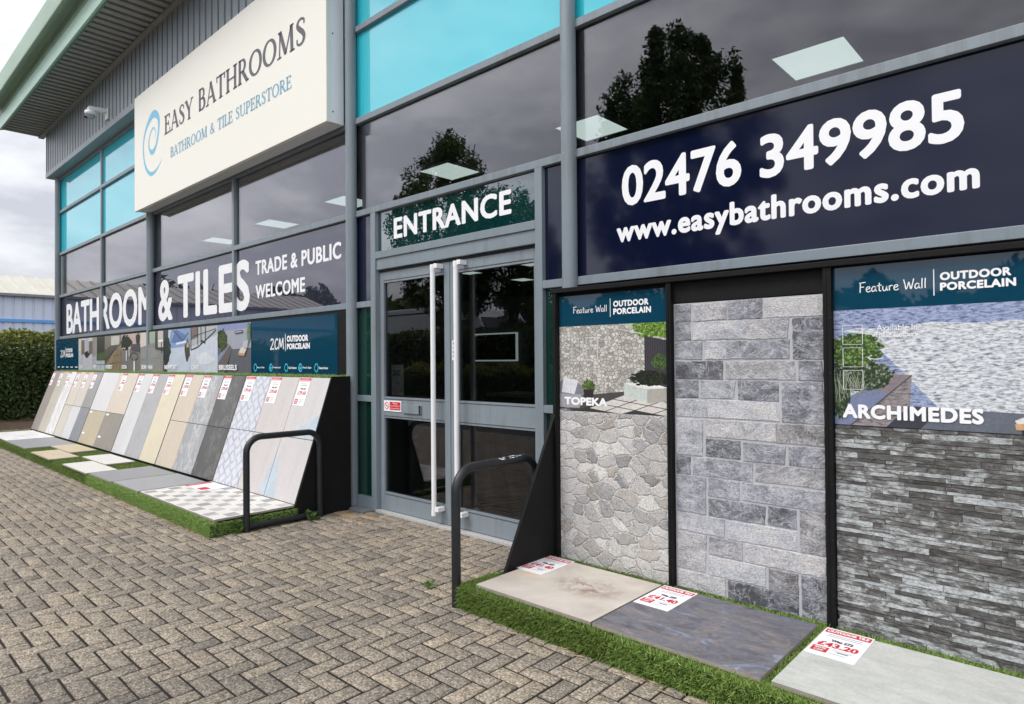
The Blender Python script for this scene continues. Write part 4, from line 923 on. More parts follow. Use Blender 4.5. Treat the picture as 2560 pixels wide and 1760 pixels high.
# ================================================================== right feature wall display
RX0, RX1 = -2.92, .25; RZ = .136; RT = .155
t = thing('turf_plinth', ((RX0+RX1)/2, 3.1, 0), 'low plinth wrapped in dark green artificial turf below the stone feature panels', 'plinth')
MB().box(RX0+.012, RX1, 2.66, 3.6, 0, RZ-.016, turf_base).build('base', t)
turf('turf_front', [((RX0, 2.66, 0), (1.1, 0, 0), (0, 0, RZ-.012), (0, -1, 0)), ((RX0+.012, 2.66, 0), (0, .4, 0), (0, 0, RZ-.012), (-1, 0, 0)), ((RX0, 2.66, RZ-.016), (1.1, 0, 0), (0, .06, 0), (0, 0, 1)), ((RX0, 2.66, RZ-.016), (.14, 0, 0), (0, .3, 0), (0, 0, 1)), ((RX0, 3.42, RZ-.016), (1.1, 0, 0), (0, .11, 0), (0, 0, 1))], turf_dark, t, 36000, .025, 11)
mid_turf = leaf_mat('artificial_turf_mid', [(0, (.12, .20, .036)), (.55, (.25, .38, .085)), (1, (.42, .53, .18))])
turf('turf_right', [((RX0+1.1, 2.66, 0), (1.6, 0, 0), (0, 0, RZ-.012), (0, -1, 0)), ((RX0+1.1, 2.66, RZ-.016), (1.6, 0, 0), (0, .06, 0), (0, 0, 1)), ((RX0+1.1, 3.40, RZ-.016), (1.9, 0, 0), (0, .13, 0), (0, 0, 1)), ((-1.115, 2.66, RZ-.016), (.1, 0, 0), (0, .8, 0), (0, 0, 1))], mid_turf, t, 36000, .025, 12)
TY = 3.52
fz = lambda z: 1.5+(z-1.5)*.9514
t = thing('feature_wall_stand', (-1.4, 3.6, 0), 'black framed stand holding three stone effect panels right of the doors', 'display stand')
FT = fz(2.012)
MB().box(RX0+.10, RX1, TY+.012, TY+.05, .12, FT-.005, black_ply).build('back_board', t)
for x0, x1 in ((-2.815, -2.793), (-1.949, -1.918), (-1.058, -1.019), (-.165, -.13)):
    e = MB(); e.box(x0, x1, TY-.035, TY+.011, .13, FT-.03, black_ply).box(x0+.010, x0+.017, TY-.039, TY-.035, .14, FT-.04, black_ply)
    for z in np.arange(.3, 1.9, .28): e.tube([(x1-.006, TY-.037, z), (x1-.006, TY-.033, z)], .004, black_steel, 8)
    e.build('post', t)
MB().box(-2.83, RX1, TY-.045, TY+.05, FT-.03, FT, black_ply).build('top_rail', t, bevel=.003)
MB().extr([(2.975, .0), (2.975, .13), (3.50, 1.12), (3.50, FT-.035), (3.8, FT-.035), (3.8, 0)], -2.842, -2.82, black_ply).build('side_panel', t, bevel=.002)
FW = facade(TY)
def tint_panel(name, parent, boxes, back, m, x0, x1, z0, z1, label, cat='tile panel'):
    o = thing(name, ((x0+x1)/2, TY, z0), label, cat)
    MB().box(x0, x1, TY+.003, TY+.011, z0, z1, back).build('backing', o)
    b = MB(); rj = random.Random(12)
    if m is ashlar_m:
        for (a, c, d, e, dep, ti) in boxes:                         # hewn edges: outline with small wanders
            def edge(p, q):
                k = max(2, int(math.hypot(q[0]-p[0], q[1]-p[1])/.018)); return [(p[0]+(q[0]-p[0])*i/k+(rj.gauss(0, .0013) if i else 0), p[1]+(q[1]-p[1])*i/k+(rj.gauss(0, .0013) if i else 0)) for i in range(k)]
            sk = rj.uniform(-.016, .016) if rj.random() < .4 else rj.uniform(-.003, .003); P4 = [(a, d), (c-max(0, sk), d), (c+min(0, sk), e), (a, e)]
            P4 = [(x+rj.uniform(-.002, .002), z+rj.uniform(-.002, .002)) for x, z in P4]; out = sum([edge(P4[i], P4[(i+1) % 4]) for i in range(4)], []); k = len(out); cx, cz = (a+c)/2, (d+e)/2
            inn = [(x+(.003 if x < cx else -.003), z+(.003 if z < cz else -.003)) for x, z in out]
            b.raw([(x, TY+.0029, z) for x, z in out]+[(x, TY-dep, z) for x, z in inn], [tuple(range(k, 2*k))]+[(i, (i+1) % k, k+(i+1) % k, k+i) for i in range(k)], m, ti)
        boxes = []
    for (a, c, d, e, dep, ti) in boxes:
        v = [(a, TY+.0029, d), (c, TY+.0029, d), (c, TY+.0029, e), (a, TY+.0029, e)]; g = min(.0012, (c-a)*.2, (e-d)*.2)
        w = [(a+g, TY-dep, d+g), (c-g, TY-dep, d+g), (c-g, TY-dep, e-g), (a+g, TY-dep, e-g)]
        b.raw(v+w, [(4, 5, 6, 7), (0, 1, 5, 4), (1, 2, 6, 5), (2, 3, 7, 6), (3, 0, 4, 7)], m, ti)
    b.build('stone_face', o); return o
# panel 1: rubble tile below a picture
A0, A1 = -2.791, -1.951
q = thing('rubble_tile_panel', (-2.37, TY, .14), 'panel of irregular pale rubble stone next to the right hoop barrier', 'tile panel')
MB().box(A0, A1, TY-.004, TY+.011, .13, fz(1.13), rubble_m).build('stone_face', q)
# panel 2: squared stone drawn course by course
P0, P1 = -1.916, -1.06; rng = random.Random(4)
ROWS = [[(0, .135), (.14, .387), (.392, .628), (.634, 1)], [(0, .135), (.14, .54), (.51, .795), (.805, 1, 2)], [(0, .215), (.225, .39), (.37, .795)], [(0, .36), (.37, .83), (.84, 1)], [(0, .185), (.195, .45), (.455, .725), (.735, 1, 2)], [(0, .25), (.24, .725)],
        [(0, .215, 2), (.225, .71), (.70, 1)], [(.225, .475), (.485, .765), (.775, 1)], [(0, .12), (.13, .555), (.565, 1)], [(0, .23, 2), (.24, .465), (.475, 1)], [(.24, .63), (.64, .825), (.835, 1, 2)], [(0, .36), (.37, .825)], [(0, .23, 2), (.24, .48), (.49, 1)], [(.24, .63), (.64, .83), (.84, 1, 2)], [(0, .36), (.37, .83)]]
zt, zb = fz(1.843), .135; hs = [.0, ]; rh = (zt-zb)/len(ROWS); bx = []
for r, row in enumerate(ROWS):
    for s in row:
        n = s[2] if len(s) > 2 else 1; z1 = zt-r*rh-.004+rng.uniform(-.003, .003); z0 = zt-(r+n)*rh+.004+rng.uniform(-.003, .003)
        bx.append((P0+max(.004, s[0]*(P1-P0))+.003, P0+min(s[1]*(P1-P0), P1-P0-.004)-.002, z0, z1, .001+.002*rng.random(), rng.uniform(0, 1)))
tint_panel('ashlar_tile_panel', None, bx, grout_m, ashlar_m, P0, P1, zb, zt, 'panel of squared grey stone blocks with pale joints, middle of the three')
# panel 3: thin split slate strips
Q0, Q1 = -1.017, -.167; z = .132; bx = []; zt3 = fz(1.142); rng = random.Random(9)
while z < zt3-.012:
    h = min(rng.choice((.016, .02, .024, .03)), zt3-z); x = Q0-rng.uniform(0, .2)
    while x < Q1:
        w = rng.uniform(.09, .34); a, c = max(x, Q0), min(x+w, Q1)
        if c-a > .01: bx.append((a, c, z, z+h-.0006,   .0+.0042*rng.random(), rng.random()))
        x += w
    z += h
tint_panel('slate_tile_panel', None, bx, darkwall_m, slate_m, Q0, Q1, .132, zt3, 'panel of thin dark split slate strips at the far right')
# posters of the feature wall
def feature_poster(x0, x1, z0, zh, z1, label, title, paint, fb):
    q = thing('feature_poster', ((x0+x1)/2, TY, z0), label, 'poster'); MB().box(x0, x1, TY-.001, TY+.011, z0, z1, pc(150, 150, 150)).build('board', q)
    MB().rect(FW, x0, x1, zh, z1, teal_m, .0016).build('header', q)
    w, h = x1-x0, zh-z0; p = MB(); mp = lambda u, v, d: FW(x0+u*w, z0+v*h, d); n = [0]
    def sh(pts, c): n[0] += 1; p.shape(mp, clip(pts), c if not isinstance(c, tuple) else pc(*c), .0016+.00001*n[0])
    def ln(pts, c, wd=.01): n[0] += 1; p.stroke(mp, [(a, b, wd) for a, b in clip(pts)], c if not isinstance(c, tuple) else pc(*c), .0016+.00001*n[0])
    paint(sh, ln); p.build('picture', q); D = .0016+.00001*n[0]+.0006
    g = MB(); g.text('hand1', FW, fb['hand'], white_vinyl, .0006, .003); g.rect(FW, fb['bar'][0]-.002, fb['bar'][0]+.002, fb['bar'][1], fb['bar'][2], white_vinyl, .003)
    g.text('OUTDOOR', FW, fb['o'], white_vinyl, .0024, .003).text('PORCELAIN', FW, fb['p'], white_vinyl, .0024, .003); g.build('wordmark', q)
    MB().text(title, FW, fb['t'], white_vinyl, .0042, D).build('title', q)
    return q, mp, D
def small_rubble():
    t = NT('printed_rubble_wall'); s = t.n('SeparateXYZ', {0: t.n('TexCoord').outputs['Object']})
    v = t.n('CombineXYZ', {0: t.math('MULTIPLY', s.outputs[0], 36.), 1: t.math('MULTIPLY', s.outputs[2], 44.)}).outputs[0]
    ve = t.n('TexVoronoi', {'Vector': v, 'Scale': 1.0}, feature='DISTANCE_TO_EDGE', voronoi_dimensions='2D').outputs['Distance']
    vc = t.n('TexVoronoi', {'Vector': v, 'Scale': 1.0}, feature='F1', voronoi_dimensions='2D').outputs['Color']
    c = t.ramp(t.n('SeparateColor', {0: vc}).outputs[0], [(0, S(150, 148, 142)), (.5, S(188, 185, 178)), (1, S(214, 211, 204))])
    c = t.mix(t.ramp(ve, [(.03, (1, 1, 1)), (.1, (0, 0, 0))]), c, S(112, 108, 102))
    return t.fin(t.mix(1.0, c, t.ramp(t.noise(t.coord(), 60, 5), [(.3, (.75, .75, .75)), (.7, (1.15, 1.15, 1.15))]), 'MULTIPLY'), .4)
def small_slate(nm, lo, hi):
    t = NT(nm); n = t.noise(t.coord((1, 1, 3.4)), 30, 6, .7, .5)
    return t.fin(t.ramp(n, [(.36, lo), (.46, tuple((a+b)/2 for a, b in zip(lo, hi))), (.56, hi)]), .4)
prub = small_rubble(); psl_lit = small_slate('printed_pale_slate_wall', S(100, 106, 118), S(218, 221, 225)); psl_blue = small_slate('printed_blue_slate_wall', S(58, 70, 108), S(158, 170, 202)); psl_dark = small_slate('printed_brown_slate_wall', S(70, 66, 70), S(150, 142, 144))
def topeka(sh, ln):
    sh(FULL, prub); sh([(.7, .94), (1, .86), (1, 1), (.62, 1)], (176, 182, 170)); foliage(sh, .88, .94, .16, .1, 22, [(120, 156, 60), (150, 186, 84), (92, 128, 46)], 31)
    sh([(.8, .2), (1, .12), (1, .8), (.8, .86)], (66, 64, 70))
    for k in range(9): ln([(.81+.02*k, .2-.008*k), (.81+.02*k, .855-.006*k)], (50, 48, 54), .006)
    ln([(.42, .99), (.79, .88)], (206, 204, 198), .008)
    sh([(0, .02), (.3, .02), (1, .02), (1, .18), (.7, .26), (.3, .2), (0, .2)], (74, 72, 72)); sh([(0, 0), (1, 0), (1, .14), (.62, .2), (.2, .03)], (58, 56, 56))
    for k in range(4):
        for l in range(4):
            o = lambda a, b: (.30+a*.155+b*.115, .045+a*-.028+b*.058)
            if .16 < o(k, l)[0] < 1.0 and o(k+.9, l)[1] > -.03: sh([o(k, l), o(k+.92, l), o(k+.92, l+.9), o(k, l+.9)], (208, 204, 198))
    sh([(.62, .2), (.82, .13), (.82, .28), (.62, .34)], (196, 204, 200)); sh([(.82, .13), (1, .16), (1, .3), (.82, .28)], (172, 168, 160)); sh([(.62, .34), (.82, .28), (1, .3), (.82, .36)], (228, 230, 226))
    foliage(sh, .84, .4, .15, .08, 20, [(34, 40, 30), (54, 64, 40), (22, 28, 22)], 33); foliage(sh, .93, .58, .07, .08, 12, [(60, 84, 44), (90, 118, 66)], 34); ln([(.93, .4), (.93, .55)], (70, 56, 42), .008)
    foliage(sh, .29, .3, .06, .07, 12, [(80, 104, 50), (116, 140, 76)], 35); sh([(.25, .16), (.33, .16), (.34, .26), (.24, .26)], (48, 44, 44))
    sh(blob(.08, .2, .17, .17, 16, .08, 1), (126, 126, 132)); sh([(0, .04), (.2, .04), (.22, .2), (0, .2)], (158, 158, 164)); sh([(.02, .22), (.15, .2), (.19, .36), (.04, .4)], (214, 214, 220))
q, mp, D = feature_poster(A0, A1, fz(1.13), fz(1.7355), fz(1.954), 'poster of a rubble stone garden wall with a white planter', 'TOPEKA', topeka,
    dict(hand=(-2.67, -2.396, fz(1.825), fz(1.875)), bar=(-2.369, fz(1.787), fz(1.913)), o=(-2.345, -2.085, fz(1.853), fz(1.895)), p=(-2.345, -2.068, fz(1.801), fz(1.843)), t=(-2.752, -2.397, fz(1.173), fz(1.231))))
s_ = MB()
for (u0, u1, v0, v1) in ((.13, .24, .6, .86), (.27, .38, .6, .86)):
    for a in (((u0, v0), (u1, v0)), ((u1, v0), (u1, v1)), ((u1, v1), (u0, v1)), ((u0, v1), (u0, v0))): s_.stroke(mp, [(*a[0], .0035), (*a[1], .0035)], white_vinyl, D)
s_.build('outline_boxes', q)
def archi(sh, ln):
    sh(FULL, psl_lit); sh([(0, .80), (.12, .84), (.3, .82), (.5, .87), (.7, .85), (1, .87), (1, 1), (0, 1)], psl_blue); sh([(0, .5), (0, .82), (.12, .8), (.2, .72), (.14, .5)], psl_blue)
    sh([(.2, .72), (.24, .66), (.53, .165), (.39, .17), (.36, .44), (.2, .5)], psl_blue)
    sh([(.385, .18), (1, .15), (1, 0), (.26, 0)], (98, 104, 116)); sh([(.385, .185), (.535, .172), (.44, 0), (.26, 0)], (60, 62, 72))
    sh([(.40, .438), (.39, .19), (.27, 0), (.085, 0)], psl_dark); sh([(0, .0), (0, .17), (.296, .445), (.40, .438), (.088, 0)], (118, 128, 158)); sh([(.17, .325), (.296, .445), (.40, .438), (.29, .28)], (132, 122, 126)); ln([(.40, .436), (.088, 0)], (84, 78, 84), .009)
    foliage(sh, .13, .44, .155, .125, 44, [(60, 80, 52), (96, 116, 80), (44, 60, 40), (150, 160, 140)], 42); foliage(sh, .03, .24, .05, .16, 20, [(60, 80, 52), (96, 116, 80), (44, 60, 40)], 43); foliage(sh, .11, .65, .13, .125, 46, [(74, 104, 44), (104, 138, 62), (52, 78, 32), (128, 160, 84)], 41)
    rg = random.Random(5)
    for k in range(30): x = rg.uniform(.01, .17); ln([(x, .17+rg.random()*.08+x*.6), (x+rg.uniform(-.04, .04), .36+rg.random()*.12)], (150, 158, 138), .003)
    sh([(.85, .10), (.93, .165), (1, .17), (1, .1), (.86, .07)], (214, 210, 206)); sh([(.85, .075), (1, .10), (1, .045), (.855, .03)], (196, 158, 118)); sh([(.875, .03), (1, .045), (1, .01), (.88, .0)], (48, 46, 50))
q, mp, D = feature_poster(Q0, Q1, fz(1.144), fz(1.747), fz(1.973), 'poster of a blue grey slate garden wall with a green bush', 'ARCHIMEDES', archi,
    dict(hand=(-.897, -.614, fz(1.833), fz(1.888)), bar=(-.583, fz(1.796), fz(1.924)), o=(-.559, -.298, fz(1.866), fz(1.906)), p=(-.559, -.282, fz(1.8165), fz(1.856)), t=(-.98, -.403, fz(1.180), fz(1.254))))
s_ = MB()
for k, z in enumerate((.70, .505, .31)):
    u0, u1, v0, v1 = .05, .155, z, z+.165
    for a in (((u0, v0), (u1, v0)), ((u1, v0), (u1, v1)), ((u1, v1), (u0, v1)), ((u0, v1), (u0, v0))): s_.stroke(mp, [(*a[0], .0028), (*a[1], .0028)], white_vinyl, D)
s_.text('Available In', mp, (.23, .43, .81, .86), white_vinyl, 0, D).text('These Colours', mp, (.22, .43, .755, .80), white_vinyl, 0, D)
s_.stroke(mp, [(a, b, .005) for a, b in catmull([(.26, .58), (.22, .57), (.18, .585)], 4)], white_vinyl, D); s_.stroke(mp, [(.205, .605, .005), (.18, .585, .005), (.2, .562, .005)], white_vinyl, D)
s_.build('colour_boxes', q)
MB().box(P0, P1, TY+.002, TY+.011, fz(1.85), FT-.032, black_ply).build('blank_board', None, label='plain black board above the squared grey stone panel', category='board')
# floor tiles with price cards
def card(x0, y0, price, was, o):
    w, h = .212, .345; z = RT; p = MB(); g = ground(z)
    cx, cy = x0, y0; mp = lambda u, v, d: (cx+u, cy+v, z+d)
    p.box(cx, cx+w, cy, cy+h, z+.0006, z+.0022, paper_m)
    p.rect(mp, .006, w-.006, h-.062, h-.014, red_m, .0026).text('OUTDOOR TILE', mp, (.014, w-.014, h-.053, h-.025), paper_m, .0018, .003)
    for k in range(2): p.rect(mp, .03, w-.03, h-.085-.02*k, h-.080-.02*k, pc(150, 140, 144), .0026)
    p.text(was, mp, (.062, w-.055, h-.163, h-.135), ink_m, .0016, .0026).text(price, mp, (.02, w-.02, h-.232, h-.178), red_m, .0026, .0026)
    p.rect(mp, .012, .082, h-.305, h-.245, red_m, .0026).text('40%', mp, (.02, .074, h-.272, h-.252), paper_m, .001, .003).text('OFF', mp, (.026, .068, h-.298, h-.28), paper_m, .001, .003)
    p.rect(mp, .095, w-.02, h-.252, h-.25, pc(150, 140, 144), .0026).rect(mp, .12, w-.045, h-.276, h-.268, ink_m, .0026).rect(mp, .095, w-.05, h-.30, h-.296, pc(150, 140, 144), .0026).rect(mp, .095, w-.03, h-.262, h-.26, ink_m, .0026)
    p.build('price_card', o)
G2 = 'large tiles lying in front of the feature panels'
o = floor_tile('big1', -2.80, -1.962, 2.705, 3.425, RT, 'large beige stone effect floor tile with a rusty brown stain and price card', .02, G2); card(-2.826, 3.088, '£41.40', 'Was £69', o)
o = floor_tile('big2', -1.950, -1.088, 2.705, 3.43, RT, 'large blue grey slate effect floor tile with price card', .02, G2); card(-1.945, 3.085, '£41.40', 'Was £69', o)
o = floor_tile('big3', -1.045, -.12, 2.71, 3.42, RT, 'large pale grey limestone effect floor tile with price card', .02, G2); card(-1.04, 3.085, '£43.20', 'Was £72', o)
rng = np.random.default_rng(8); V = []; F = []
for k in range(40):
    a = rng.uniform(0, 6.28); r = abs(rng.normal(0, .018)); x, y = -.58+r*math.cos(a)*1.3, 2.80+r*math.sin(a)*.9; s = rng.uniform(.002, .008); b = rng.uniform(0, 6.28)
    i = len(V); V += [(x+s*math.cos(b+q*1.57)*(1 if q % 2 else .35), y+s*math.sin(b+q*1.57)*(1 if q % 2 else .35), RT+.001+rng.uniform(0, .004)) for q in range(4)]; F.append((i, i+1, i+2, i+3))
np_mesh('leaf_litter', V, F, mat('dry_leaf_crumbs', (.09, .06, .045), .9, .5, 60), label='crumbs of dry leaf on the pale grey floor tile', category='litter', kind='stuff')

# ================================================================== hoop barriers
def hoop(x, y0, y1, top, r, label, base=True, chips=False):
    t = thing('hoop_barrier', (x, (y0+y1)/2, 0), label, 'barrier', 'black hoop barriers beside the doorway'); R = .0285
    p = [(x, y0, 0), (x, y0, top-r)]+[(x, y0+r-r*math.cos(a), top-r+r*math.sin(a)) for a in [i*math.pi/2/9 for i in range(1, 10)]]+[(x, y1-r+r*math.sin(a), top-r+r*math.cos(a)) for a in [i*math.pi/2/9 for i in range(1, 10)]]+[(x, y1, 0)]
    MB().tube(p, R, black_steel, 20).build('hoop', t, smooth=True)
    if base: MB().tube([(x, y0+.02, .04), (x, y1-.02, .04)], .026, black_steel, 16).build('base_tube', t, smooth=True)
    if chips:
        c = MB(); rg = random.Random(3)
        for k in range(11):
            y = y0+.3+rg.uniform(0, .26); a = rg.uniform(.6, 1.3); rr_ = R+.0006; l = rg.uniform(.01, .05); w = rg.uniform(.06, .2)
            P = [(x+rr_*math.cos(a+da), y+dy, top-0+rr_*math.sin(a+da)) for dy, da in ((0, 0), (l*.5, -w*.6), (l, -w*.2), (l*.8, w*.6), (l*.3, w*.8))]; c.poly(P, white_plastic)
        c.build('chipped_paint', t)
hoop(-5.60, 2.605, 3.325, .828, .135, 'black steel hoop barrier in front of the leaning concrete tiles')
hoop(-2.935, 2.668, 3.42, .832, .145, 'black steel hoop barrier with chipped paint beside the beige floor tile', False, True)

# ================================================================== weeds and sand
def weed(x, y, s, n, seed, label):
    rg = np.random.default_rng(seed); V, F, T = [], [], []
    for k in range(n):
        a = rg.uniform(0, 6.283); el = rg.uniform(.25, 1.2); L_ = s*rg.uniform(.5, 1.1); d = np.array([math.cos(a)*math.cos(el), math.sin(a)*math.cos(el), math.sin(el)]); sd_ = np.cross(d, (0, 0, 1)); sd_ /= np.linalg.norm(sd_)
        p = np.array([x, y, .002])+rg.normal(0, s*.12, 3)*np.array([1, 1, 0]); w = L_*.16; i = len(V)
        V += [p, p+d*L_*.45+sd_*w, p+d*L_*.9-np.array([0, 0, L_*.12]), p+d*L_*.45-sd_*w]; F.append((i, i+1, i+2, i+3)); T.append(rg.random())
    np_mesh('weed', V, F, weed_m, T, label=label, category='weed')
weed(-5.62, 2.57, .12, 26, 1, 'small weed at the front foot of the left hoop barrier')
weed(-5.57, 3.21, .14, 34, 2, 'leafy weed over the base tube of the left hoop barrier')
weed(-5.72, 3.62, .09, 22, 3, 'tiny weed on the orange sand beside the grey column')
weed(-3.15, 3.42, .07, 16, 4, 'tiny weed in the paving before the right door')
weed(-3.33, 2.78, .08, 14, 5, 'sparse grassy weed in the paving left of the right hoop barrier')
def patch(cx, cy, rx, ry, seed):
    rg = np.random.default_rng(seed); n = 26; V = [(cx, cy, .006)]
    for r, z in ((.6, .004), (1.0, -.001)):
        for k in range(n): a = k*6.283/n; q = r*(1+rg.normal(0, .16)); V.append((cx+rx*q*math.cos(a), cy+ry*q*math.sin(a), z))
    F = [(0, 1+k, 1+(k+1) % n) for k in range(n)]+[(1+k, 1+n+k, 1+n+(k+1) % n) for k in range(n)]+[(1+k, 1+n+(k+1) % n, 1+(k+1) % n) for k in range(n)]
    return V, F
VV, FF = [], []
for a in ((-5.6, 3.55, .28, .07, 1), (-5.25, 3.62, .16, .04, 2), (-5.86, 3.35, .12, .06, 3), (-5.1, 3.45, .08, .03, 7)):
    V, F = patch(*a); FF += [tuple(i+len(VV) for i in f) for f in F]; VV += V
np_mesh('sand', VV, FF, sand_m, label='thin orange sand spilled on the paving by the left door frame', category='sand', kind='stuff')
MB().box(-5.84, -5.40, 3.68, 3.80, 0, .022, mat('grey_foot_slab', S(120, 124, 130), .8, .1, 12)).build('foot_slab', None, bevel=.004, label='thin grey slab at the foot of the column left of the doors', category='slab')
# scattered grit and dry grass on the paving
rng = np.random.default_rng(21); V, F = [], []
for k in range(420):
    if k < 260: x = rng.uniform(-9.5, -5.6); y = 2.29-abs(rng.normal(0, .035))
    elif k < 330: x = rng.uniform(-2.9, -.5); y = 2.64-abs(rng.normal(0, .03))
    else: x, y = rng.uniform(-7, -1), rng.uniform(.8, 3.4)
    a = rng.uniform(-.6, .6) if k < 330 else rng.uniform(0, 6.28); l = rng.uniform(.008, .04); w = rng.uniform(.0012, .004); i = len(V); ca, sa = math.cos(a), math.sin(a)
    V += [(x+ca*l*p-sa*w*q, y+sa*l*p+ca*w*q, .004+.004*rng.random()) for p, q in ((-1, 0), (0, 1), (1, .2), (0, -1))]; F.append((i, i+1, i+2, i+3))
np_mesh('debris', V, F, mat('straw_litter', S(176, 150, 112), .9, .3, 50), label='scattered dry straw and grit along the turf edges', category='litter', kind='stuff')

# ================================================================== hedges, trees, far buildings
def leaf_cloud(P, N_, size, rng, jit=.8):
    n = len(P); d = N_+rng.normal(0, jit, (n, 3)); d /= np.linalg.norm(d, axis=1)[:, None]
    a = np.cross(d, rng.normal(0, 1, (n, 3))); a /= np.linalg.norm(a, axis=1)[:, None]; b = np.cross(d, a); s = size*rng.uniform(.6, 1.3, (n, 1))
    V = np.stack([P-a*s, P+b*s*.5, P+a*s, P-b*s*.5], 1).reshape(-1, 3); return V, np.arange(4*n).reshape(-1, 4)
def hedge(name, x0, x1, y0, y1, top, n, size, label, seed, fresh=.0):
    t = thing(name, ((x0+x1)/2, (y0+y1)/2, 0), label, 'hedge'); rng = np.random.default_rng(seed)
    MB().box(x0+.12, x1-.12, y0+.12, y1-.12, 0, top(x0, y0)-.2, hedgein_m).build('inner_growth', t)
    u = rng.random((n, 2)); ar = np.array([(y1-y0)*top(x0, y0)]*2+[(x1-x0)*top(x0, y0)]*2+[(x1-x0)*(y1-y0)]); w = rng.choice(5, n, p=ar/ar.sum())
    X = np.where(w == 0, x0, np.where(w == 1, x1, x0+u[:, 0]*(x1-x0))); Y = np.where(w == 2, y0, np.where(w == 3, y1, y0+np.where(w < 2, u[:, 0], u[:, 1])*(y1-y0)))
    H = np.array([top(a, b) for a, b in zip(X, Y)]); Z = np.where(w == 4, H, u[:, 1]*H)
    Nn = np.zeros((n, 3)); Nn[w == 0, 0] = -1; Nn[w == 1, 0] = 1; Nn[w == 2, 1] = -1; Nn[w == 3, 1] = 1; Nn[w == 4, 2] = 1
    bulge = .10*np.sin(X*2.3+Y*1.9)*np.cos(Z*2.7+X)+.06*np.sin(Y*5+Z*4); P = np.stack([X, Y, Z], 1)+Nn*(bulge[:, None]+rng.normal(0, .05, (n, 1)))
    edge = np.clip((Z-(H-.25))/.25, 0, 1)[:, None]; P[:, 0] += ((x0+x1)/2-P[:, 0])*.12*edge[:, 0]
    V, F = leaf_cloud(P, Nn, size, rng); tint = np.clip(rng.normal(.32, .14, n)+fresh*np.clip((Z/H-.62)/.38, 0, 1)**1.6*rng.uniform(.4, 1.2, n), 0, 1)
    np_mesh('leaves', V, F, hedge_m, tint, t)
hedge('hedge', -22.2, -20.55, -3.0, 6.5, lambda x, y: 2.2+.045*(y-3)+.04*math.sin(y*2.1), 60000, .055, 'tall clipped dark green hedge with lighter top at the left end of the shop', 1, .62)
def tree(x, y, h, rx, trunk_h, seed, n, label, lean=0, limbs=9, lf=.11, top=1.0, spire=0):
    t = thing('tree', (x, y, -.06), label, 'tree'); rng = np.random.default_rng(seed); c = np.array([x+lean, y, (h+trunk_h)/2]); rz = (h-trunk_h)/2
    m = MB(); m.tube([(x, y, -.06), (x+lean*.2, y, trunk_h*.5), (x+lean*.5, y, trunk_h), (x+lean, y, trunk_h+rz*1.1)], [.2, .16, .13, .04], bark_m, 10); P = []
    for k in range(limbs):
        a = k*2.4+rng.uniform(-.3, .3); q = rng.uniform(.05, .75); s = np.array([x+lean*.5, y, trunk_h*(.85+.2*q)+q*rz*.9]); e = c+np.array([math.cos(a)*rx*rng.uniform(.5, .9), math.sin(a)*rx*rng.uniform(.5, .9), rng.uniform(-.7, .8)*rz]); md = (s+e)/2+np.array([0, 0, .25])
        m.tube([s, md, e], [.07, .045, .015], bark_m, 6)
    m.build('trunk', t, smooth=True)
    nc = 230; cl = []
    if spire:
        for k in range(7): a = k*.9; e = rng.uniform(.3, .95); cl += [(c+np.array([math.cos(a)*rx*e*.8, math.sin(a)*rx*e*.8, rz*(.95-.75*e)+.3*q]), .3-.06*q) for q in range(4)]
    while len(cl) < nc:
        q = rng.uniform(-1, 1, 3); r = np.linalg.norm(q)
        if r > 1 or r < .25: continue
        zz = q[2]; wd = 1-.55*max(0, zz)**1.3*top
        cl.append((c+q*np.array([rx*wd, rx*wd, rz]), rng.uniform(.2, .46)*rx*.42))
    per = n//nc; L_ = []
    for cc, r in cl: d = rng.normal(0, 1, (per, 3)); d /= np.linalg.norm(d, axis=1)[:, None]; L_.append(cc+d*r*rng.random((per, 1))**.45*np.array([1, 1, 1.25]))
    P = np.concatenate(L_); V, F = leaf_cloud(P, np.zeros((len(P), 3))+np.array([0, 0, .4]), lf, rng, 1.0)
    np_mesh('crown', V, F, tree_m, np.clip(rng.normal(.45, .25, len(P)), 0, 1), t)
def mirror_at(px, py, yv):
    "a point out front whose reflection in the glass stands in this direction"
    d = fw+rr*((px-1280)/1613.13)-uu*((py-880)/1613.13); k = yv/d.y; return d.x*k, 2*GY-yv, 1.5+d.z*k
x, y, z = mirror_at(1690, 60, 16.5); tree(x, y, z, 2.75, 2.3, 3, 52000, 'slender upright tree reflected in the window over the phone number', top=1.0, lf=.07, spire=.5)
x, y, z = mirror_at(1118, 330, 17.5); tree(x, y, z, 2.5, 2.9, 6, 34000, 'leafy round tree reflected in the glass over the doors', lf=.075, top=1.25)
x, y, z = mirror_at(1275, 470, 20.0); tree(x, y, z, 2.7, 2.7, 9, 20000, 'small leafy tree reflected in the right door', lf=.09)
hedge('hedge', -34, -4, -12.5, -11.2, lambda x, y: 2.75+.1*math.sin(x*1.7), 32000, .1, 'long hedge across the car park reflected in the doors', 4, .3)
hedge('shrub_row', -22, -12.5, -9.9, -9.2, lambda x, y: 1.15+.1*math.sin(x*3.1), 12000, .07, 'row of fresh green shrubs across the car park reflected in the left door', 5, .9)
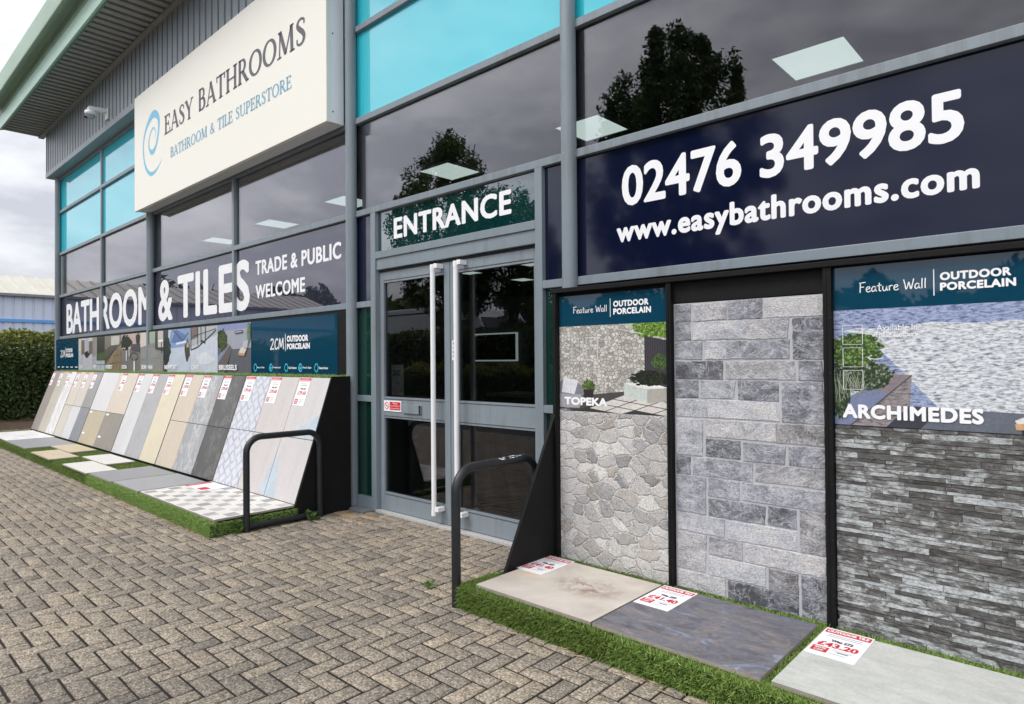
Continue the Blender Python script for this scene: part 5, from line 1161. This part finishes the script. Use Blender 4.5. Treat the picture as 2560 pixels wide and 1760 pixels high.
# navy fronted store across the road
t = thing('retail_warehouse', (-45, -48, -.06), 'pale grey store with a navy fascia across the car park, seen in the glass', 'building')
MB().box(-75, -18, -60, -46, -.06, 6.2, mat('pale_store_wall', S(186, 188, 192), .6)).build('wall', t); MB().box(-64, -26, -46, -45.4, 2.2, 6.6, mat('navy_fascia', S(26, 28, 66), .5)).build('fascia', t)
ring = MB(); f2 = lambda u, v, d: (u, -45.4+d, v)
ring.stroke(f2, [(-46+1.55*math.cos(a*.2094), 4.4+1.55*math.sin(a*.2094), .32) for a in range(31)], pc(150, 150, 176), .02); ring.build('ring_emblem', t)
# white lorry behind the hedge
K = 1.85; lx, ly = -27.0, -15.2
t = thing('parked_lorry', (lx, ly, -.06), 'white lorry parked behind the far hedge, only its top seen in the left door glass', 'lorry')
vp = [(-2.7, .25), (2.2, .25), (2.55, .5), (2.6, 1.0), (2.5, 1.2), (2.3, 1.35), (1.9, 2.05), (1.7, 2.3), (1.3, 2.42), (-2.6, 2.42), (-2.75, 2.2)]
LX = lambda q: lx+q*K
MB().extr([(LX(a), b*K-.06) for a, b in vp], ly-1.9*K, ly, mat('white_lorry_paint', S(224, 226, 230), .3, .02), 1).build('body', t, bevel=.08)
MB().extr([(LX(2.32), 1.38*K), (LX(1.94), 2.0*K), (LX(1.86), 1.98*K), (LX(2.22), 1.36*K)], ly-1.8*K, ly-.1*K, black_steel, 1).build('windscreen', t)
MB().box(LX(.7), LX(1.6), ly-.005, ly+.01, 1.38*K, 1.95*K, black_steel).build('side_window', t); MB().box(LX(-2.6), LX(1.5), ly-.005, ly+.012, 2.2*K, 2.24*K, black_steel).build('roof_seam', t)
for xx in (-1.8, 1.6):
    for yy in (-1.9*K-.05, -.25): MB().tube([(LX(xx), ly+yy, .5), (LX(xx), ly+yy+.3, .5)], .52, black_steel, 20).build('wheel', t)
for yy in (-1.75, -.35): MB().box(LX(2.53), LX(2.61), ly+yy*K, ly+yy*K+.3, .75*K, .92*K, white_plastic).build('headlight', t)
# grey warehouse behind the hedge
t = thing('warehouse', (-60, 20, -.06), 'blue grey clad warehouse with pale ribbed roof beyond the hedge', 'building')
wc = mat('blue_grey_sheet', S(188, 196, 212), .5, .04, .6); rc = mat('weathered_pale_roof', S(178, 175, 164), .7, .1, .5)
m = MB(); pr = []; y = -30.0
while y < 60: pr += [(y, 0), (y+.42, 0), (y+.46, -.06), (y+.56, -.06), (y+.6, 0)]; y += .62
n = len(pr); v = [(-60+d, yy, 3.55) for yy, d in pr]+[(-60+d, yy, 6.75) for yy, d in pr]; m.raw(v, [(i, i+1, n+i+1, n+i) for i in range(n-1)], wc); m.box(-75, -60.1, -30, 60, -.06, 6.7, wc); m.build('wall', t)
MB().box(-60.12, -59.9, -30, 60, -.06, 3.54, mat('dark_lower_wall', (.03, .03, .035), .8)).build('lower_wall', t)
MB().box(-60.05, -59.88, -30, 60, 4.62, 4.84, mat('blue_band', S(92, 150, 212), .5)).build('blue_band', t)
m = MB(); pr = []; y = -30.0
while y < 60: pr += [(y, 0), (y+.7, 0), (y+.78, .1), (y+.92, .1), (y+1.0, 0)]; y += 1.0
n = len(pr); v = [(-59.7, yy, 6.7+d) for yy, d in pr]+[(-66.5, yy, 8.75+d) for yy, d in pr]; m.raw(v, [(i, i+1, n+i+1, n+i) for i in range(n-1)], rc); m.build('roof', t)
MB().box(-59.78, -59.62, -30, 60, 6.55, 6.74, mat('eaves_gutter', S(120, 122, 124), .6)).build('gutter', t)
m = MB()
for k in range(60): yy = -6+k*.3; m.extr([(yy, 0), (yy+.2, 0), (yy+.2, 2.35), (yy+.1, 2.6), (yy, 2.35)], -26.05, -26.0, white_plastic)
m.box(-26.0, -25.95, -6, 12, .5, .6, white_plastic).box(-26.0, -25.95, -6, 12, 1.9, 2.0, white_plastic); m.build('palisade_fence', None, label='pale palisade fence with pointed tops behind the hedge', category='fence')
# dark line of trees along the horizon out front
rng = np.random.default_rng(77); n = 42000; A = rng.uniform(R_(176), R_(322), n); H = 15+2.5*np.sin(A*37)+1.5*np.sin(A*83+1)+rng.normal(0, .7, n); rad = 150+rng.normal(0, 4, n)
P = np.stack([rad*np.cos(A), rad*np.sin(A), rng.random(n)**.75*H], 1)
V, F = leaf_cloud(P, -P/150*np.array([1, 1, 0])+np.array([0, 0, .3]), 1.25, rng); np_mesh('treeline', V, F, tree_m, np.clip(rng.normal(.4, .2, n), 0, 1), label='far dark wood along the horizon', category='wood', kind='stuff')
